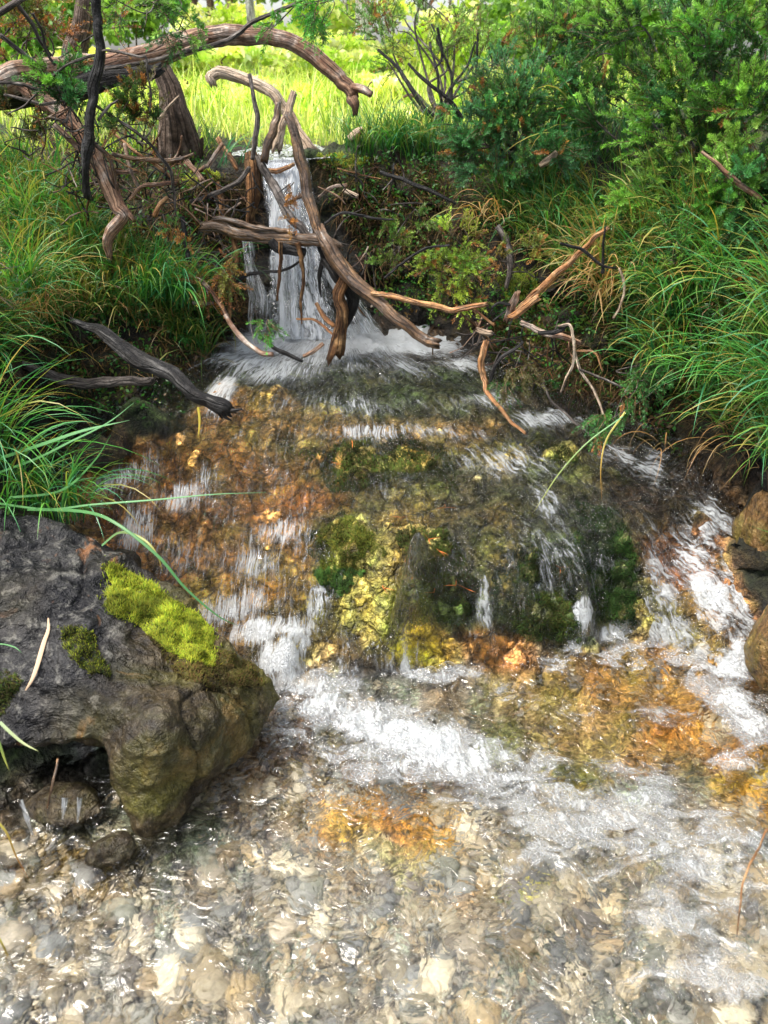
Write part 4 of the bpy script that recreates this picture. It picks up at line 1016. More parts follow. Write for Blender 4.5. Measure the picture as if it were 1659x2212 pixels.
# ---- lesser sticks
ST = [
 ([(278,430,2.68,3),(300,408,2.68,4),(330,398,2.70,4.5),(382,396,2.74,4)], M_tan, 'curved tan stick beside the reddish limb'),
 ([(334,468,2.72,6),(345,445,2.72,6),(362,428,2.72,5)], M_red, 'stubby reddish stick below the curved tan stick'),
 ([(412,438,2.80,4),(450,424,2.78,5),(490,408,2.76,5),(522,388,2.75,5),(540,360,2.74,4)], M_grey, 'grey bowed twig along the face of the dam'),
 ([(540,160,2.9,4),(548,200,2.88,5),(556,250,2.86,6),(552,300,2.84,6),(545,345,2.83,5)], M_grey, 'pale grey upright twig left of the falls'),
 ([(206,226,2.62,3),(250,258,2.62,3.5),(300,292,2.62,3.5),(345,335,2.64,3.5),(370,370,2.66,4),(376,420,2.68,3),(382,470,2.7,2)], M_grey, 'thin slate twig hanging across the dam'),
 ([(225,146,2.66,3),(290,138,2.66,4),(350,124,2.68,4),(400,112,2.70,5),(450,98,2.72,5),(500,82,2.74,5),(545,52,2.74,4.5),(590,28,2.74,4),(655,0,2.74,3)], M_grey, 'long dark twig running along the top of the arching log'),
 ([(0,178,2.6,3),(50,182,2.6,4),(85,192,2.6,4),(130,176,2.6,3)], M_grey, 'wavy silver twig in front of the dark underside log'),
 ([(10,206,2.62,2.5),(60,218,2.62,3.5),(95,224,2.62,3.5),(132,218,2.62,3)], M_grey, 'lower wavy silver twig in front of the dark underside log'),
 ([(0,76,2.6,5),(30,100,2.62,5),(60,125,2.64,5),(80,140,2.66,4)], M_grey, 'straight twig leaning onto the log at the left edge'),
 ([(35,0,2.6,4),(60,40,2.62,4.5),(85,85,2.64,4.5),(110,120,2.66,4)], M_grey, 'twig descending to the log from the top left corner'),
 ([(70,30,2.58,3),(90,65,2.6,3),(100,105,2.62,3),(118,140,2.64,3)], M_grey, 'second finer twig descending to the log beside it'),
 ([(-10,30,2.55,8),(30,12,2.55,7),(60,-6,2.55,6)], M_grey, 'thick grey limb cutting the top left corner'),
 ([(340,258,2.8,3),(362,238,2.8,3.5),(390,208,2.8,2)], M_pale, 'pale straw stick leaning against the stump'),
 ([(270,310,2.75,4),(278,350,2.73,4),(292,392,2.72,4),(300,404,2.72,3)], M_tan, 'tan upright stick in the middle of the dam'),
 ([(250,290,2.8,3),(300,335,2.78,4),(340,360,2.77,4),(372,386,2.76,3)], M_red, 'reddish stick slanting down the dam'),
 ([(405,345,2.95,3),(425,368,2.92,4),(445,360,2.9,4)], M_tan, 'small hooked stick on top of the dam'),
 ([(402,350,2.9,5),(425,372,2.88,6),(440,392,2.86,6)], M_tan, 'broken stub poking from the moss of the dam'),
 ([(470,300,3.1,5),(486,325,3.08,6),(504,350,3.06,6),(512,368,3.05,4)], M_red, 'reddish flat stick at the left side of the lip'),
 ([(448,362,3.0,4),(465,338,3.0,5),(482,310,3.0,4)], M_tan, 'tan stick crossing the reddish flat stick'),
 ([(575,366,3.05,5),(600,368,3.04,6),(622,360,3.03,5),(634,354,3.02,4)], M_red, 'smooth orange stick lying level at the lip of the falls'),
 ([(687,425,3.0,3),(710,408,2.99,3.5),(730,402,2.98,3.5),(750,400,2.97,3)], M_tan, 'thin bowed twig on the bank right of the falls'),
 ([(744,410,2.97,5),(775,424,2.95,5)], M_pale, 'short pale stick on the bank right of the falls'),
 ([(820,372,2.9,4),(860,386,2.88,4.5),(905,402,2.86,4.5),(950,420,2.84,4),(985,440,2.84,3)], M_black, 'dark straight stick at the top of the right bank'),
 ([(700,480,2.6,2.5),(740,460,2.6,3),(800,470,2.6,3),(850,474,2.6,2)], M_black, 'thin black twig sagging from the prop branch'),
 ([(830,600,2.6,3),(865,572,2.6,3),(920,538,2.6,3),(970,530,2.6,2.5)], M_black, 'thin dark twig in the yellow green sprigs'),
 ([(485,680,2.5,5),(505,712,2.48,6),(535,742,2.46,6),(568,762,2.44,6),(588,768,2.43,5)], M_tan, 'curved brown stick dipping into the foam left of the falls'),
 ([(556,730,2.5,4),(590,748,2.48,4.5),(625,765,2.46,4.5),(655,780,2.44,3)], M_black, 'straight dark twig lying on the foam'),
 ([(655,768,2.5,4),(675,760,2.5,5),(700,744,2.5,4)], M_tan, 'short brown twig poking out of the foam'),
 ([(640,688,2.7,2.5),(675,690,2.68,3),(700,705,2.66,3),(720,725,2.64,2.5)], M_red, 'thin red twig arching before the falling water'),
 ([(683,655,2.7,4),(700,685,2.68,5),(722,706,2.66,5)], M_red, 'reddish stick stuck behind the shaggy root'),
 ([(508,612,2.7,4),(540,592,2.7,4),(575,588,2.69,3.5),(620,582,2.68,3),(655,560,2.67,2.5)], M_black, 'slender black twig sagging before the falls'),
 ([(415,655,2.6,4),(440,658,2.6,5),(462,656,2.6,4)], M_grey, 'short grey stick poking out of the left bank'),
 ([(1072,490,2.72,6),(1092,520,2.7,8),(1100,570,2.68,7),(1096,625,2.66,4)], M_grey, 'dark slate root on the face of the right bank'),
 ([(1165,722,2.3,4),(1195,718,2.3,5),(1215,706,2.3,5),(1228,690,2.3,3)], M_black, 'dark hooked twig above the mossy clump'),
 ([(1205,706,2.3,3),(1232,704,2.28,3.5),(1240,735,2.27,3.5),(1238,780,2.26,3),(1222,815,2.25,3),(1212,850,2.25,2)], M_pale, 'pale forked twig dangling from the mossy clump'),
 ([(1240,760,2.27,3),(1255,800,2.25,3),(1285,850,2.22,3),(1308,905,2.2,2.5)], M_pale, 'long pale twig slanting down to the right stream edge'),
 ([(1240,758,2.27,2),(1285,762,2.26,2.5),(1302,802,2.25,2)], M_red, 'kinked rusty twig over the dark hollow'),
 ([(1250,795,2.25,2.5),(1290,812,2.24,3),(1345,838,2.22,2.5)], M_grey, 'grey twig stretched over the dark hollow'),
 ([(1170,815,2.32,2),(1185,860,2.3,3),(1225,900,2.26,3),(1272,940,2.2,2.5)], M_grey, 'long dark twig curving into the right stream edge'),
 ([(1128,740,2.3,3),(1110,755,2.3,4),(1080,775,2.3,4),(1064,800,2.3,4),(1056,828,2.3,3)], M_black, 'black bowed twig beside the bright orange stick'),
 ([(1060,665,2.42,2.5),(1078,655,2.42,3),(1100,658,2.42,3)], M_black, 'little black twig touching the split stub'),
 ([(1210,525,2.3,3),(1255,540,2.3,3.5),(1300,575,2.28,3),(1330,582,2.27,2)], M_black, 'dark knotted twig behind the bleached tip'),
 ([(1311,490,2.28,2),(1304,530,2.28,2.5),(1302,570,2.28,3),(1300,590,2.28,5)], M_black, 'black thread hanging from the bleached tip'),
 ([(1337,578,2.3,3),(1350,620,2.3,3),(1340,660,2.3,3),(1325,690,2.3,3)], M_pale, 'pale bent twig among the right sedges'),
 ([(1515,328,2.3,3),(1560,365,2.28,5),(1600,400,2.26,6),(1645,430,2.24,5)], M_tan, 'brown bare branch inside the right juniper'),
 ([(1168,356,2.85,6),(1188,344,2.84,9),(1204,330,2.83,6)], M_pale, 'short weathered block of wood under the right juniper'),
 ([(752,300,3.2,8),(770,288,3.2,9),(782,278,3.2,4)], M_pale, 'white bleached splinter on top of the right bank'),
 ([(940,150,2.9,2),(955,120,2.9,3),(945,60,2.9,3)], M_black, 'thin bare twig rising in front of the pale shrub'),
 ([(608,522,2.64,5),(606,560,2.64,4),(603,600,2.64,3.5),(598,650,2.64,2)], M_shag, 'thin brown root hanging from the level pole over the white water'),
 ([(640,525,2.64,6),(650,560,2.64,5),(655,600,2.64,4),(650,650,2.64,3),(652,700,2.64,1.5)], M_shag, 'longer ragged root hanging from the level pole'),
 ([(585,520,2.66,9),(600,535,2.66,12),(630,540,2.66,12),(660,545,2.65,9)], M_black, 'dark clot of rotten bark under the level pole'),
 ([(690,530,2.64,8),(696,560,2.64,6),(688,600,2.64,4),(694,640,2.64,2)], M_black, 'dark root hanging beside the sloping limb'),
 ([(540,330,2.9,14),(548,370,2.88,18),(545,420,2.86,16),(540,460,2.86,10),(536,500,2.86,5)], M_shag, 'bundle of stripped bark hanging on the grey upright twig'),
 ([(470,395,2.86,5),(480,440,2.84,7),(476,480,2.82,4)], M_shag, 'ragged strip of bark on the face of the dam'),
 ([(395,470,2.72,5),(400,520,2.70,6),(412,570,2.68,4)], M_black, 'dark root slanting down the left side of the dam'),
 ([(500,500,2.72,6),(515,560,2.7,7),(500,620,2.68,5),(495,690,2.64,4)], M_shag, 'brown shaggy root hanging at the left edge of the falls'),
 ([(395,590,2.66,4),(440,610,2.62,5),(470,650,2.58,5),(500,700,2.54,4)], M_tan, 'thin stick slanting down the bank towards the foam'),
 ([(240,330,2.7,4),(300,345,2.72,5),(370,350,2.75,5),(420,335,2.78,3)], M_brown, 'brown stick lying along the top of the dam'),
 ([(120,270,2.66,6),(180,330,2.68,7),(230,365,2.72,6),(300,372,2.76,4)], M_tan, 'reddish root running from the limb to the dam'),
 ([(200,300,2.7,5),(240,350,2.7,5),(255,420,2.7,4)], M_brown, 'dark brown stick behind the reddish limb'),
 ([(1660,1790,.98,2.2),(1625,1850,.97,2.4),(1602,1930,.96,2),(1590,2030,.95,1.4)], M_red, 'thin orange root hanging over the pool at the right edge'),
 ([(100,1745,1.12,2.5),(110,1690,1.14,3),(122,1640,1.18,2.5)], M_brown, 'thin brown stem standing in the trickle under the boulder'),
]
for pts, m, lab in ST:
    branch('twig', pts, m, lab, 'twig', sides=8, knob=.18, wob=.003)
# random small sticks jammed in the dam and the right bank
def jam():
    r = np.random.default_rng(77)
    spots = [(330, 400, 90, 60, 2.80), (430, 430, 80, 60, 2.82), (300, 350, 110, 50, 2.8), (460, 500, 60, 60, 2.78), (180, 360, 90, 60, 2.72), (480, 560, 40, 70, 2.85), (200, 420, 60, 50, 2.8), (1150, 760, 90, 40, 2.42), (800, 430, 90, 50, 2.98), (1060, 730, 60, 40, 2.5), (130, 260, 90, 40, 2.72), (760, 600, 40, 60, 2.85)]
    mats = [M_tan, M_grey, M_black, M_black, M_shag]
    for i in range(230):
        u, v, ru, rv, Y = spots[i % len(spots)]
        u += r.normal(0, ru * .6); v += r.normal(0, rv * .6)
        a = r.uniform(0, pi); L = r.uniform(18, 55); k = r.normal(0, .25)
        pts = []
        for t in np.linspace(-1, 1, 4):
            pts.append((u + L * t * cos(a + k * t), v + L * t * sin(a + k * t), Y - .03 * t * r.uniform(-1, 1) - .04, r.uniform(.8, 2.0)))
        o = branch('stick', pts, mats[r.integers(5)], 'thin dead stick jammed among others in the root mat', 'stick', sides=6, knob=.15, wob=.004, group='thin sticks jammed in the root mats')
jam()
# ================================================================== grass, moss, juniper, trees
M_grass = mat_vcol('grass_blade', .42, .45, .35)
M_needle = mat_vcol('juniper_needle', .45, .4, .25)
M_leaf = mat_vcol('bright_leaf', .5, .3, .45)
M_moss = mat_vcol('moss_frond', .7, .2, .25)
M_fibre = mat_vcol('dry_fibre', .8, .2, .1)

def blades(base, head, L, w, lean, curl, c0, c1, segs=5, roll=None, rng=RNG):
    """ribbons that start at base, lean towards head (angle) and curl over; colours run c0 -> c1"""
    n = len(base)
    t = np.linspace(0, 1, segs + 1)
    th_ = lean[:, None] + curl[:, None] * t[None] ** 1.3
    ds = (L / segs)[:, None]
    hx, hy = np.cos(head), np.sin(head)
    dh = np.cumsum(np.c_[np.zeros(n), (np.sin(th_) * ds)[:, :-1]], 1); dz = np.cumsum(np.c_[np.zeros(n), (np.cos(th_) * ds)[:, :-1]], 1)
    side = rng.normal(0, .12, (n, 1)) * L[:, None] * t[None] ** 2
    cx = base[:, 0:1] + dh * hx[:, None] - side * hy[:, None]
    cy = base[:, 1:2] + dh * hy[:, None] + side * hx[:, None]
    cz = base[:, 2:3] + dz
    ra = head + pi / 2 + rng.normal(0, .7, n) if roll is None else roll
    ww = w[:, None] * (1 - t[None] ** 2.2) * (.55 + .45 * np.minimum(1, t[None] * 4)) * .5
    rx, ry = np.cos(ra)[:, None] * ww, np.sin(ra)[:, None] * ww
    tilt = rng.normal(0, .4, (n, 1)) * ww
    Lf = np.stack([cx - rx, cy - ry, cz - tilt], -1); Rt = np.stack([cx + rx, cy + ry, cz + tilt], -1)
    V = np.stack([Lf, Rt], 2).reshape(-1, 3)
    k = np.arange(n)[:, None] * (segs + 1) * 2 + np.arange(segs)[None] * 2
    F = np.stack([k, k + 1, k + 3, k + 2], -1).reshape(-1, 4)
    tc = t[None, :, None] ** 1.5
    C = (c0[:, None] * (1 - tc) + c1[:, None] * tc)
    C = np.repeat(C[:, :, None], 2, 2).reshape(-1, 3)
    return V, F, C
class Acc:
    def __init__(s): s.V, s.F, s.C, s.k = [], [], [], 0
    def add(s, V, F, C):
        s.V.append(V); s.F.append(F + s.k); s.C.append(C); s.k += len(V)
    def build(s, name, mat, parent=None, origin=None, smooth_shade=True):
        V = np.concatenate(s.V)
        if origin is not None: V = V - origin
        return link(name, mesh_np(name, V, np.concatenate(s.F), mat, np.concatenate(s.C), smooth_shade=smooth_shade), parent)

def inpoly(pt, poly):
    x, y = pt; c = False
    for i in range(len(poly)):
        x1, y1 = poly[i]; x2, y2 = poly[i - 1]
        if (y1 > y) != (y2 > y) and x < (x2 - x1) * (y - y1) / (y2 - y1) + x1: c = not c
    return c
def sample_px(poly, n, rng, bvh=None):
    """points on the ground seen inside a region of the photo"""
    poly = np.array(poly, float); lo, hi = poly.min(0), poly.max(0)
    out, nn = [], []
    while len(out) < n:
        p = rng.uniform(lo, hi)
        if not inpoly(p, poly): continue
        h, nrm = cast(p[0], p[1], bvh)
        if h is not None: out.append(h); nn.append(nrm)
        else: n -= 1
    return np.array(out), np.array(nn)
def greens(n, rng, cols, j=.2):
    cols = np.array(cols)
    c = cols[rng.integers(len(cols), size=n)]
    return c * rng.uniform(1 - j, 1 + j, (n, 1)) * rng.uniform(.92, 1.08, (n, 3))

LG = [(-120,345),(60,350),(190,430),(225,520),(330,560),(420,610),(480,720),(450,790),(330,720),(150,700),(0,800),(-120,1000)]
RG = [(1090,430),(1180,470),(1300,440),(1659,420),(1750,500),(1750,1000),(1600,960),(1450,860),(1330,720),(1200,600),(1060,500)]
def grass():
    r = np.random.default_rng(41)
    a = Acc()
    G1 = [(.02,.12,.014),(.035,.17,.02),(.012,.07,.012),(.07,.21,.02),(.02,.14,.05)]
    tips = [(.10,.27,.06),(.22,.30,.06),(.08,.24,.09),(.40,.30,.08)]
    # left slope: blades fall towards the stream (right and forward)
    p, nrm = sample_px(LG, 6500, r)
    n = len(p); hd = r.normal(-.9, 1.0, n)
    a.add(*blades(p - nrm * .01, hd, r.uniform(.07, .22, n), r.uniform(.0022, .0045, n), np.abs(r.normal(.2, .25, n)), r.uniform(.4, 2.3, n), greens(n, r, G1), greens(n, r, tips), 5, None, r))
    for PL, m_, h0 in ((LG, 1500, -.9), (RG, 1700, pi + .5)):
        p, nrm = sample_px(PL, m_, r); n = len(p); hd = r.normal(h0, 1.1, n)
        a.add(*blades(p - nrm * .01, hd, r.uniform(.06, .30, n) , r.uniform(.005, .009, n), np.abs(r.normal(.3, .45, n)), r.uniform(.1, 3.0, n), greens(n, r, G1 + [(.02,.07,.015)], .35), greens(n, r, tips + [(.45,.38,.10)], .3), 6, None, r))
        p, nrm = sample_px(PL, m_, r); n = len(p)
        a.add(*blades(p + nrm * .01, r.uniform(0, 2 * pi, n), r.uniform(.04, .14, n), r.uniform(.003, .007, n), r.uniform(.9, 1.9, n), r.uniform(-.6, 1.0, n), greens(n, r, [(.16,.11,.05),(.09,.06,.03),(.03,.05,.015)], .35), greens(n, r, [(.30,.22,.10),(.05,.04,.02)], .3), 4, None, r))
    # brown dead blades low in the sward
    p, nrm = sample_px(LG, 1300, r); n = len(p); hd = r.normal(-.9, 1.3, n)
    br = [(.30,.16,.05),(.20,.12,.05),(.42,.30,.12),(.14,.07,.03)]
    a.add(*blades(p, hd, r.uniform(.08, .2, n), r.uniform(.002, .004, n), np.abs(r.normal(.6, .4, n)), r.uniform(.8, 2.4, n), greens(n, r, br), greens(n, r, br), 5, None, r))
    # right slope
    p, nrm = sample_px(RG, 5200, r); n = len(p); hd = r.normal(pi + .5, .8, n)
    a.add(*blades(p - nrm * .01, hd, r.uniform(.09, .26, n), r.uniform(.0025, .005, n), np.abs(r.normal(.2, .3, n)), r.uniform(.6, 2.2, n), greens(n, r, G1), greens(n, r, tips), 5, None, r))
    p, nrm = sample_px(RG, 800, r); n = len(p); hd = r.normal(pi + .5, .8, n)
    a.add(*blades(p, hd, r.uniform(.1, .25, n), r.uniform(.002, .004, n), np.abs(r.normal(.5, .4, n)), r.uniform(.8, 2.4, n), greens(n, r, br), greens(n, r, br), 5, None, r))
    # behind the dam and round the lip
    for poly, m in (([(120,300),(480,300),(480,330),(120,335)], 200), ([(1150,180),(1400,180),(1400,380),(1200,350)], 900), ([(700,290),(960,280),(1000,350),(760,345)], 700), ([(1000,330),(1250,330),(1250,470),(1100,430)], 700)):
        p, nrm = sample_px(poly, m, r); n = len(p)
        a.add(*blades(p, r.uniform(0, 2 * pi, n), r.uniform(.06, .2, n), r.uniform(.003, .005, n), np.abs(r.normal(.2, .25, n)), r.uniform(.3, 1.8, n), greens(n, r, G1), greens(n, r, tips), 5, None, r))
    o = a.build('grass', M_grass); tag(o, 'lush green grass on both stream banks', 'grass', kind='stuff')
    # outside the frame the banks are grassed too, more thinly
    a = Acc(); n = 9000
    x = r.uniform(-3.5, 3.5, n); y = r.uniform(.2, 5, n)
    z = rbf_t(x, y); ok = (z - w_surface(x, y) > .3) & ((np.abs(x) > 1.5) | (y > 3.4)); x, y, z = x[ok], y[ok], z[ok]; n = len(x)
    a.add(*blades(np.stack([x, y, z - .01], -1), r.uniform(0, 2 * pi, n), r.uniform(.08, .25, n), r.uniform(.003, .006, n), np.abs(r.normal(.2, .25, n)), r.uniform(.3, 1.8, n), greens(n, r, G1), greens(n, r, tips), 4, None, r))
    o = a.build('grass', M_grass); tag(o, 'grass of the banks running on beyond the stream', 'grass', kind='stuff')
    a = Acc(); n = 16000
    x = r.uniform(-2.6, 2.6, n); y = r.uniform(.1, 3.6, n); z = rbf_t(x, y)
    ok = (z - w_surface(x, y) > .10) & (np.abs(x) > .47 * (y * CP + (H - z) * SP) + .08); x, y, z = x[ok], y[ok], z[ok]; n = len(x)
    a.add(*blades(np.stack([x, y, z - .01], -1), np.where(x > 0, pi, 0) + r.normal(0, 1, n), r.uniform(.10, .30, n), r.uniform(.003, .007, n), np.abs(r.normal(.25, .3, n)), r.uniform(.4, 2.4, n), greens(n, r, G1), greens(n, r, tips), 4, None, r))
    o = a.build('grass', M_grass); tag(o, 'grass on the near banks either side of the pool', 'grass', kind='stuff')
    # meadow
    a = Acc(); n = 30000
    y = 3.35 + 14 * r.random(n) ** 1.8; x = r.uniform(-1, 1, n) * (1.2 + .62 * y)
    z = 1.12 + 0 * x
    nearp = y < 5
    z[nearp] = rbf_t(x[nearp], y[nearp])
    up = (np.abs(x - np.interp(y, [3.1, 3.5, 5.2], [-.36, -.44, -.7])) < .24) & (y < 3.62)
    x, y, z = x[~up], y[~up], z[~up]; n = len(x)
    Mg = [(.55,.68,.08),(.28,.42,.06),(.74,.78,.22),(.80,.80,.36),(.22,.38,.05)]  # overexposed sunlight put into these pale blade colours
    a.add(*blades(np.stack([x, y, z - .02], -1), r.uniform(0, 2 * pi, n), r.uniform(.08, .34, n) * np.clip((y - 3.0) / 1.5, .35, 1), .003 + .0011 * y, np.abs(r.normal(.15, .2, n)), r.uniform(.1, 1.4, n), greens(n, r, Mg), greens(n, r, Mg), 4, None, r))
    o = a.build('meadow_grass', M_leaf); tag(o, 'sunlit yellow green meadow grass beyond the waterfall', 'grass', kind='stuff')
grass()

def tussock(name, u, v, Y, n, L, spread, hd0, label, seed, cols, tips, wd=.0045, curl=(.7, 2.6), cat='grass tussock', lean=.35):
    r = np.random.default_rng(seed)
    c = P(u, v, Y)
    a = Acc()
    hd = r.normal(hd0, spread, n)
    base = c + r.normal(0, .03, (n, 3)) * (1, 1, .3)
    c0 = greens(n, r, cols); c1 = greens(n, r, tips)
    a.add(*blades(base, hd, r.uniform(.45, 1.0, n) * L, r.uniform(.6, 1.1, n) * wd, np.abs(r.normal(lean, .25, n)), r.uniform(*curl, n), c0, c1, 8, None, r))
    o = a.build(name, M_grass, None, c); o.location = c
    return tag(o, label, cat)
G = [(.03,.16,.02),(.07,.26,.04),(.02,.15,.06),(.12,.32,.05),(.015,.07,.014)]
TP = [(.10,.36,.06),(.25,.42,.07),(.10,.34,.16),(.50,.34,.08),(.05,.22,.04)]
DR = [(.40,.22,.08),(.30,.16,.06),(.48,.34,.15)]
TU = [
 (1690,1000,1.90,80,.34,.6,pi+.5,'low sedge tussock over the head of the right cascade at the right edge'),
 (1560,640,2.28,90,.36,.8,pi+.5,'tall sedge tussock arching left at the top of the right bank'),
 (1700,720,2.05,110,.46,.6,pi+.4,'long pale sedge tussock sweeping in from the right edge'),
 (1710,900,1.92,120,.46,.6,pi+.35,'lowest sedge tussock drooping over the dark hollow at the right edge'),
 (1640,830,2.10,90,.36,.7,pi+.6,'sedge tussock hanging down beside the right cascade'),
 (1470,690,2.36,90,.34,.8,pi+.6,'sedge tussock in the middle of the right bank'),
 (1390,640,2.46,90,.32,.7,pi+.7,'sedge tussock left of the middle of the right bank'),
 (1290,600,2.56,70,.32,.6,pi+.9,'broad leaved tussock with brown blades above the mossy clump'),
 (1530,830,2.18,90,.34,.7,pi+.8,'sedge tussock above the black stream edge on the right'),
 (1430,800,2.28,70,.28,.7,pi+.9,'small tussock above the stream edge right of the pale twigs'),
 (1240,480,2.84,80,.22,1.1,pi+.8,'short tussock beneath the hollow of the right juniper'),
 (1370,520,2.66,90,.26,1.1,pi+.8,'bright tussock under the big juniper'),
 (1520,540,2.46,80,.28,1.0,pi+.7,'tussock at the foot of the big juniper on the right'),
 (1265,330,2.9,20,.38,.5,pi+.2,'few broad arching blades in front of the dark juniper hollow'),
(-30,1010,1.98,120,.52,.5,-.5,'long blue green tussock reaching right from the left edge above the boulder'),
 (60,1090,1.92,110,.36,.8,-.3,'grass tuft growing behind the top of the boulder'),
 (150,1120,1.86,70,.34,.7,-.5,'small tuft hanging over the right shoulder of the boulder'),
 (-40,800,2.20,120,.42,.6,-.5,'dark tussock at the left edge beside the grey cracked branch'),
 (60,640,2.48,120,.34,.8,-.7,'tussock of green and orange blades on the left bank'),
 (330,640,2.68,120,.30,.7,-.7,'tussock above the charred branch'),
 (400,650,2.70,130,.36,.6,-.8,'tussock leaning over the pool at the right end of the left bank'),
 (180,520,2.86,110,.26,.9,-.8,'bright tussock below the reddish limb'),
 (60,480,2.95,110,.26,.9,-.8,'thick tussock on the upper left slope'),
 (488,352,3.08,16,.20,.5,.6,'single fresh tuft on the dam left of the lip'),
 (860,322,3.2,60,.22,.8,-.8,'green tuft on top of the right bank behind the earth edge'),
]
for i, (u, v, Y, n, L, sp, hd0, lab) in enumerate(TU):
    tips = TP if i not in (7,) else DR
    tussock('grass_tussock', u, v, Y, n, L, sp, hd0, lab, 100 + i, G if i != 7 else G + DR, tips, .0085 if i in (7, 13) else .0056)
# brown hanging blades
tussock('dead_grass_tuft', 1310, 640, 2.50, 46, .34, .6, pi + 1.0, 'rusty dead blades hanging below the broad leaved tussock', 140, DR, DR, .006, (1.6, 2.6), 'dead grass', .5)
tussock('dead_grass_tuft', 1570, 960, 2.06, 9, .30, .6, pi + .9, 'orange dead blades hanging over the right cascade', 141, DR, DR, .003, (2.0, 2.8), 'dead grass', .8)
tussock('dead_grass_tuft', 1420, 960, 2.14, 7, .26, .6, pi + .9, 'long dry blades hanging over the dark right stream edge', 142, DR, DR, .003, (2.0, 2.8), 'dead grass', .8)
tussock('dead_grass_tuft', 1060, 470, 2.74, 30, .22, .6, pi + .9, 'dry reddish blades at the top of the bank right of the falls', 143, DR, DR, .004, (1.8, 2.6), 'dead grass', .7)
tussock('dead_grass_tuft', 60, 690, 2.44, 60, .3, .8, -.8, 'straw coloured dead blades on the left bank', 144, DR, DR, .004, (1.4, 2.4), 'dead grass', .5)

def weeds():
    r = np.random.default_rng(55); a = Acc()
    for PL, m_ in ((LG, 500), (RG, 520), ([(690,345),(960,345),(1060,560),(1000,690),(820,700),(730,460)], 420), ([(1040,640),(1250,620),(1420,800),(1480,980),(1300,900),(1120,840),(1050,740)], 520), ([(960,330),(1250,330),(1250,480),(1050,500)], 300), ([(100,330),(460,340),(540,600),(440,640),(230,500)], 330), ([(440,700),(60,700),(80,900),(420,900)], 260)):
        p, nrm = sample_px(PL, m_, r); n = len(p)
        for q, nn in zip(p, nrm):
            k = r.integers(4, 10)
            c = q + nn * r.uniform(.005, .035) + [0, 0, r.uniform(0, .03)]
            col = np.array([(.03,.12,.02),(.05,.18,.03),(.02,.07,.015),(.09,.16,.02),(.10,.06,.02)][r.integers(5)])
            pp = c + r.normal(0, .012, (k, 3))
            t = r.normal(size=(k, 3)) + nn; t /= np.linalg.norm(t, axis=1)[:, None]
            b_ = np.cross(t, r.normal(size=(k, 3))); b_ /= np.linalg.norm(b_, axis=1)[:, None]
            sz = r.uniform(.004, .011, (k, 1))
            V = np.stack([pp - t * sz, pp + b_ * sz * .5, pp + t * sz, pp - b_ * sz * .5], 1).reshape(-1, 3)
            a.add(V, np.arange(k * 4).reshape(-1, 4), np.repeat(col * r.uniform(.7, 1.4, (k, 1)), 4, 0))
    o = a.build('ground_cover', M_needle, smooth_shade=False); tag(o, 'small leafy weeds and litter among the bank grass', 'ground cover', kind='stuff')
weeds()
# single blades that cross the picture
def ribbon(pts, wpx, c0, c1, label, name='sedge'):
    a = np.array([list(P(*p)) for p in pts]); q = spline(a, 26)
    t = np.linspace(0, 1, 26)
    s = pxsize(a[0]) * wpx
    T_ = np.gradient(q, axis=0); sd_ = np.cross(T_, [0, .6, -.8]); sd_ /= np.linalg.norm(sd_, axis=1)[:, None]
    w = s * .5 * (1 - t ** 3)[:, None]
    V = np.stack([q - sd_ * w, q + [0, -.0008, .0012], q + sd_ * w], 1).reshape(-1, 3) 
    F = grid_faces(26, 3)
    C = np.repeat((np.array(c0) * (1 - t[:, None]) + np.array(c1) * t[:, None])[:, None], 3, 1).reshape(-1, 3)
    o = link(name, mesh_np(name, V - a[0], F, M_grass, C)); o.location = a[0]
    return tag(o, label, 'blade of grass')
gr, lt, ye = (.08,.24,.07), (.16,.36,.16), (.42,.40,.08)
ribbon([(-20,1085,1.85),(100,1100,1.78),(200,1090,1.75),(330,1080,1.74),(460,1068,1.74),(575,1064,1.74)], 5, gr, lt, 'very long blade reaching from the boulder across the brown water')
ribbon([(60,1100,1.8),(180,1105,1.72),(250,1130,1.66),(340,1200,1.6),(400,1270,1.56),(470,1330,1.53),(515,1352,1.52)], 7, gr, (.05,.16,.05), 'arching blade draped along the mossy edge of the boulder')
ribbon([(220,1178,1.72),(260,1150,1.68),(310,1165,1.64),(340,1200,1.61),(352,1240,1.6)], 6, lt, (.45,.30,.05), 'curled blade with an orange tip beside the arching blade')
ribbon([(0,990,1.9),(90,960,1.85),(180,930,1.82),(280,908,1.8)], 9, gr, lt, 'broad blue green blade pointing at the dark hollow under the bank')
ribbon([(0,1020,1.88),(80,990,1.84),(150,955,1.82),(230,915,1.8),(290,870,1.8)], 6, gr, lt, 'narrower blade just below the broad blue green one')
ribbon([(20,1075,1.84),(130,1060,1.8),(200,1000,1.8),(240,940,1.8)], 6, gr, gr, 'upright curving blade behind the boulder')
ribbon([(0,1560,1.1),(20,1580,1.09),(50,1605,1.08),(85,1624,1.07)], 7, (.35,.45,.25), (.55,.6,.3), 'pale blade lying before the dark hollow at the left edge')
ribbon([(-10,1580,1.1),(0,1610,1.09),(10,1640,1.08),(20,1665,1.07)], 6, gr, ye, 'short green blade tip at the left edge')
ribbon([(-10,1770,1.02),(15,1800,1.01),(35,1850,1.0),(62,1898,.99)], 5, ye, (.30,.08,.03), 'yellow blade with a dark red tip over the lower left water')
ribbon([(-10,2010,.92),(10,2050,.92),(30,2090,.91),(58,2145,.9)], 5, ye, (.30,.08,.03), 'thin yellow blade low at the left edge')
ribbon([(-10,1390,1.42),(15,1393,1.38),(35,1400,1.36),(48,1412,1.35)], 3, lt, lt, 'thin pale blade tip lying on the boulder at the left edge')
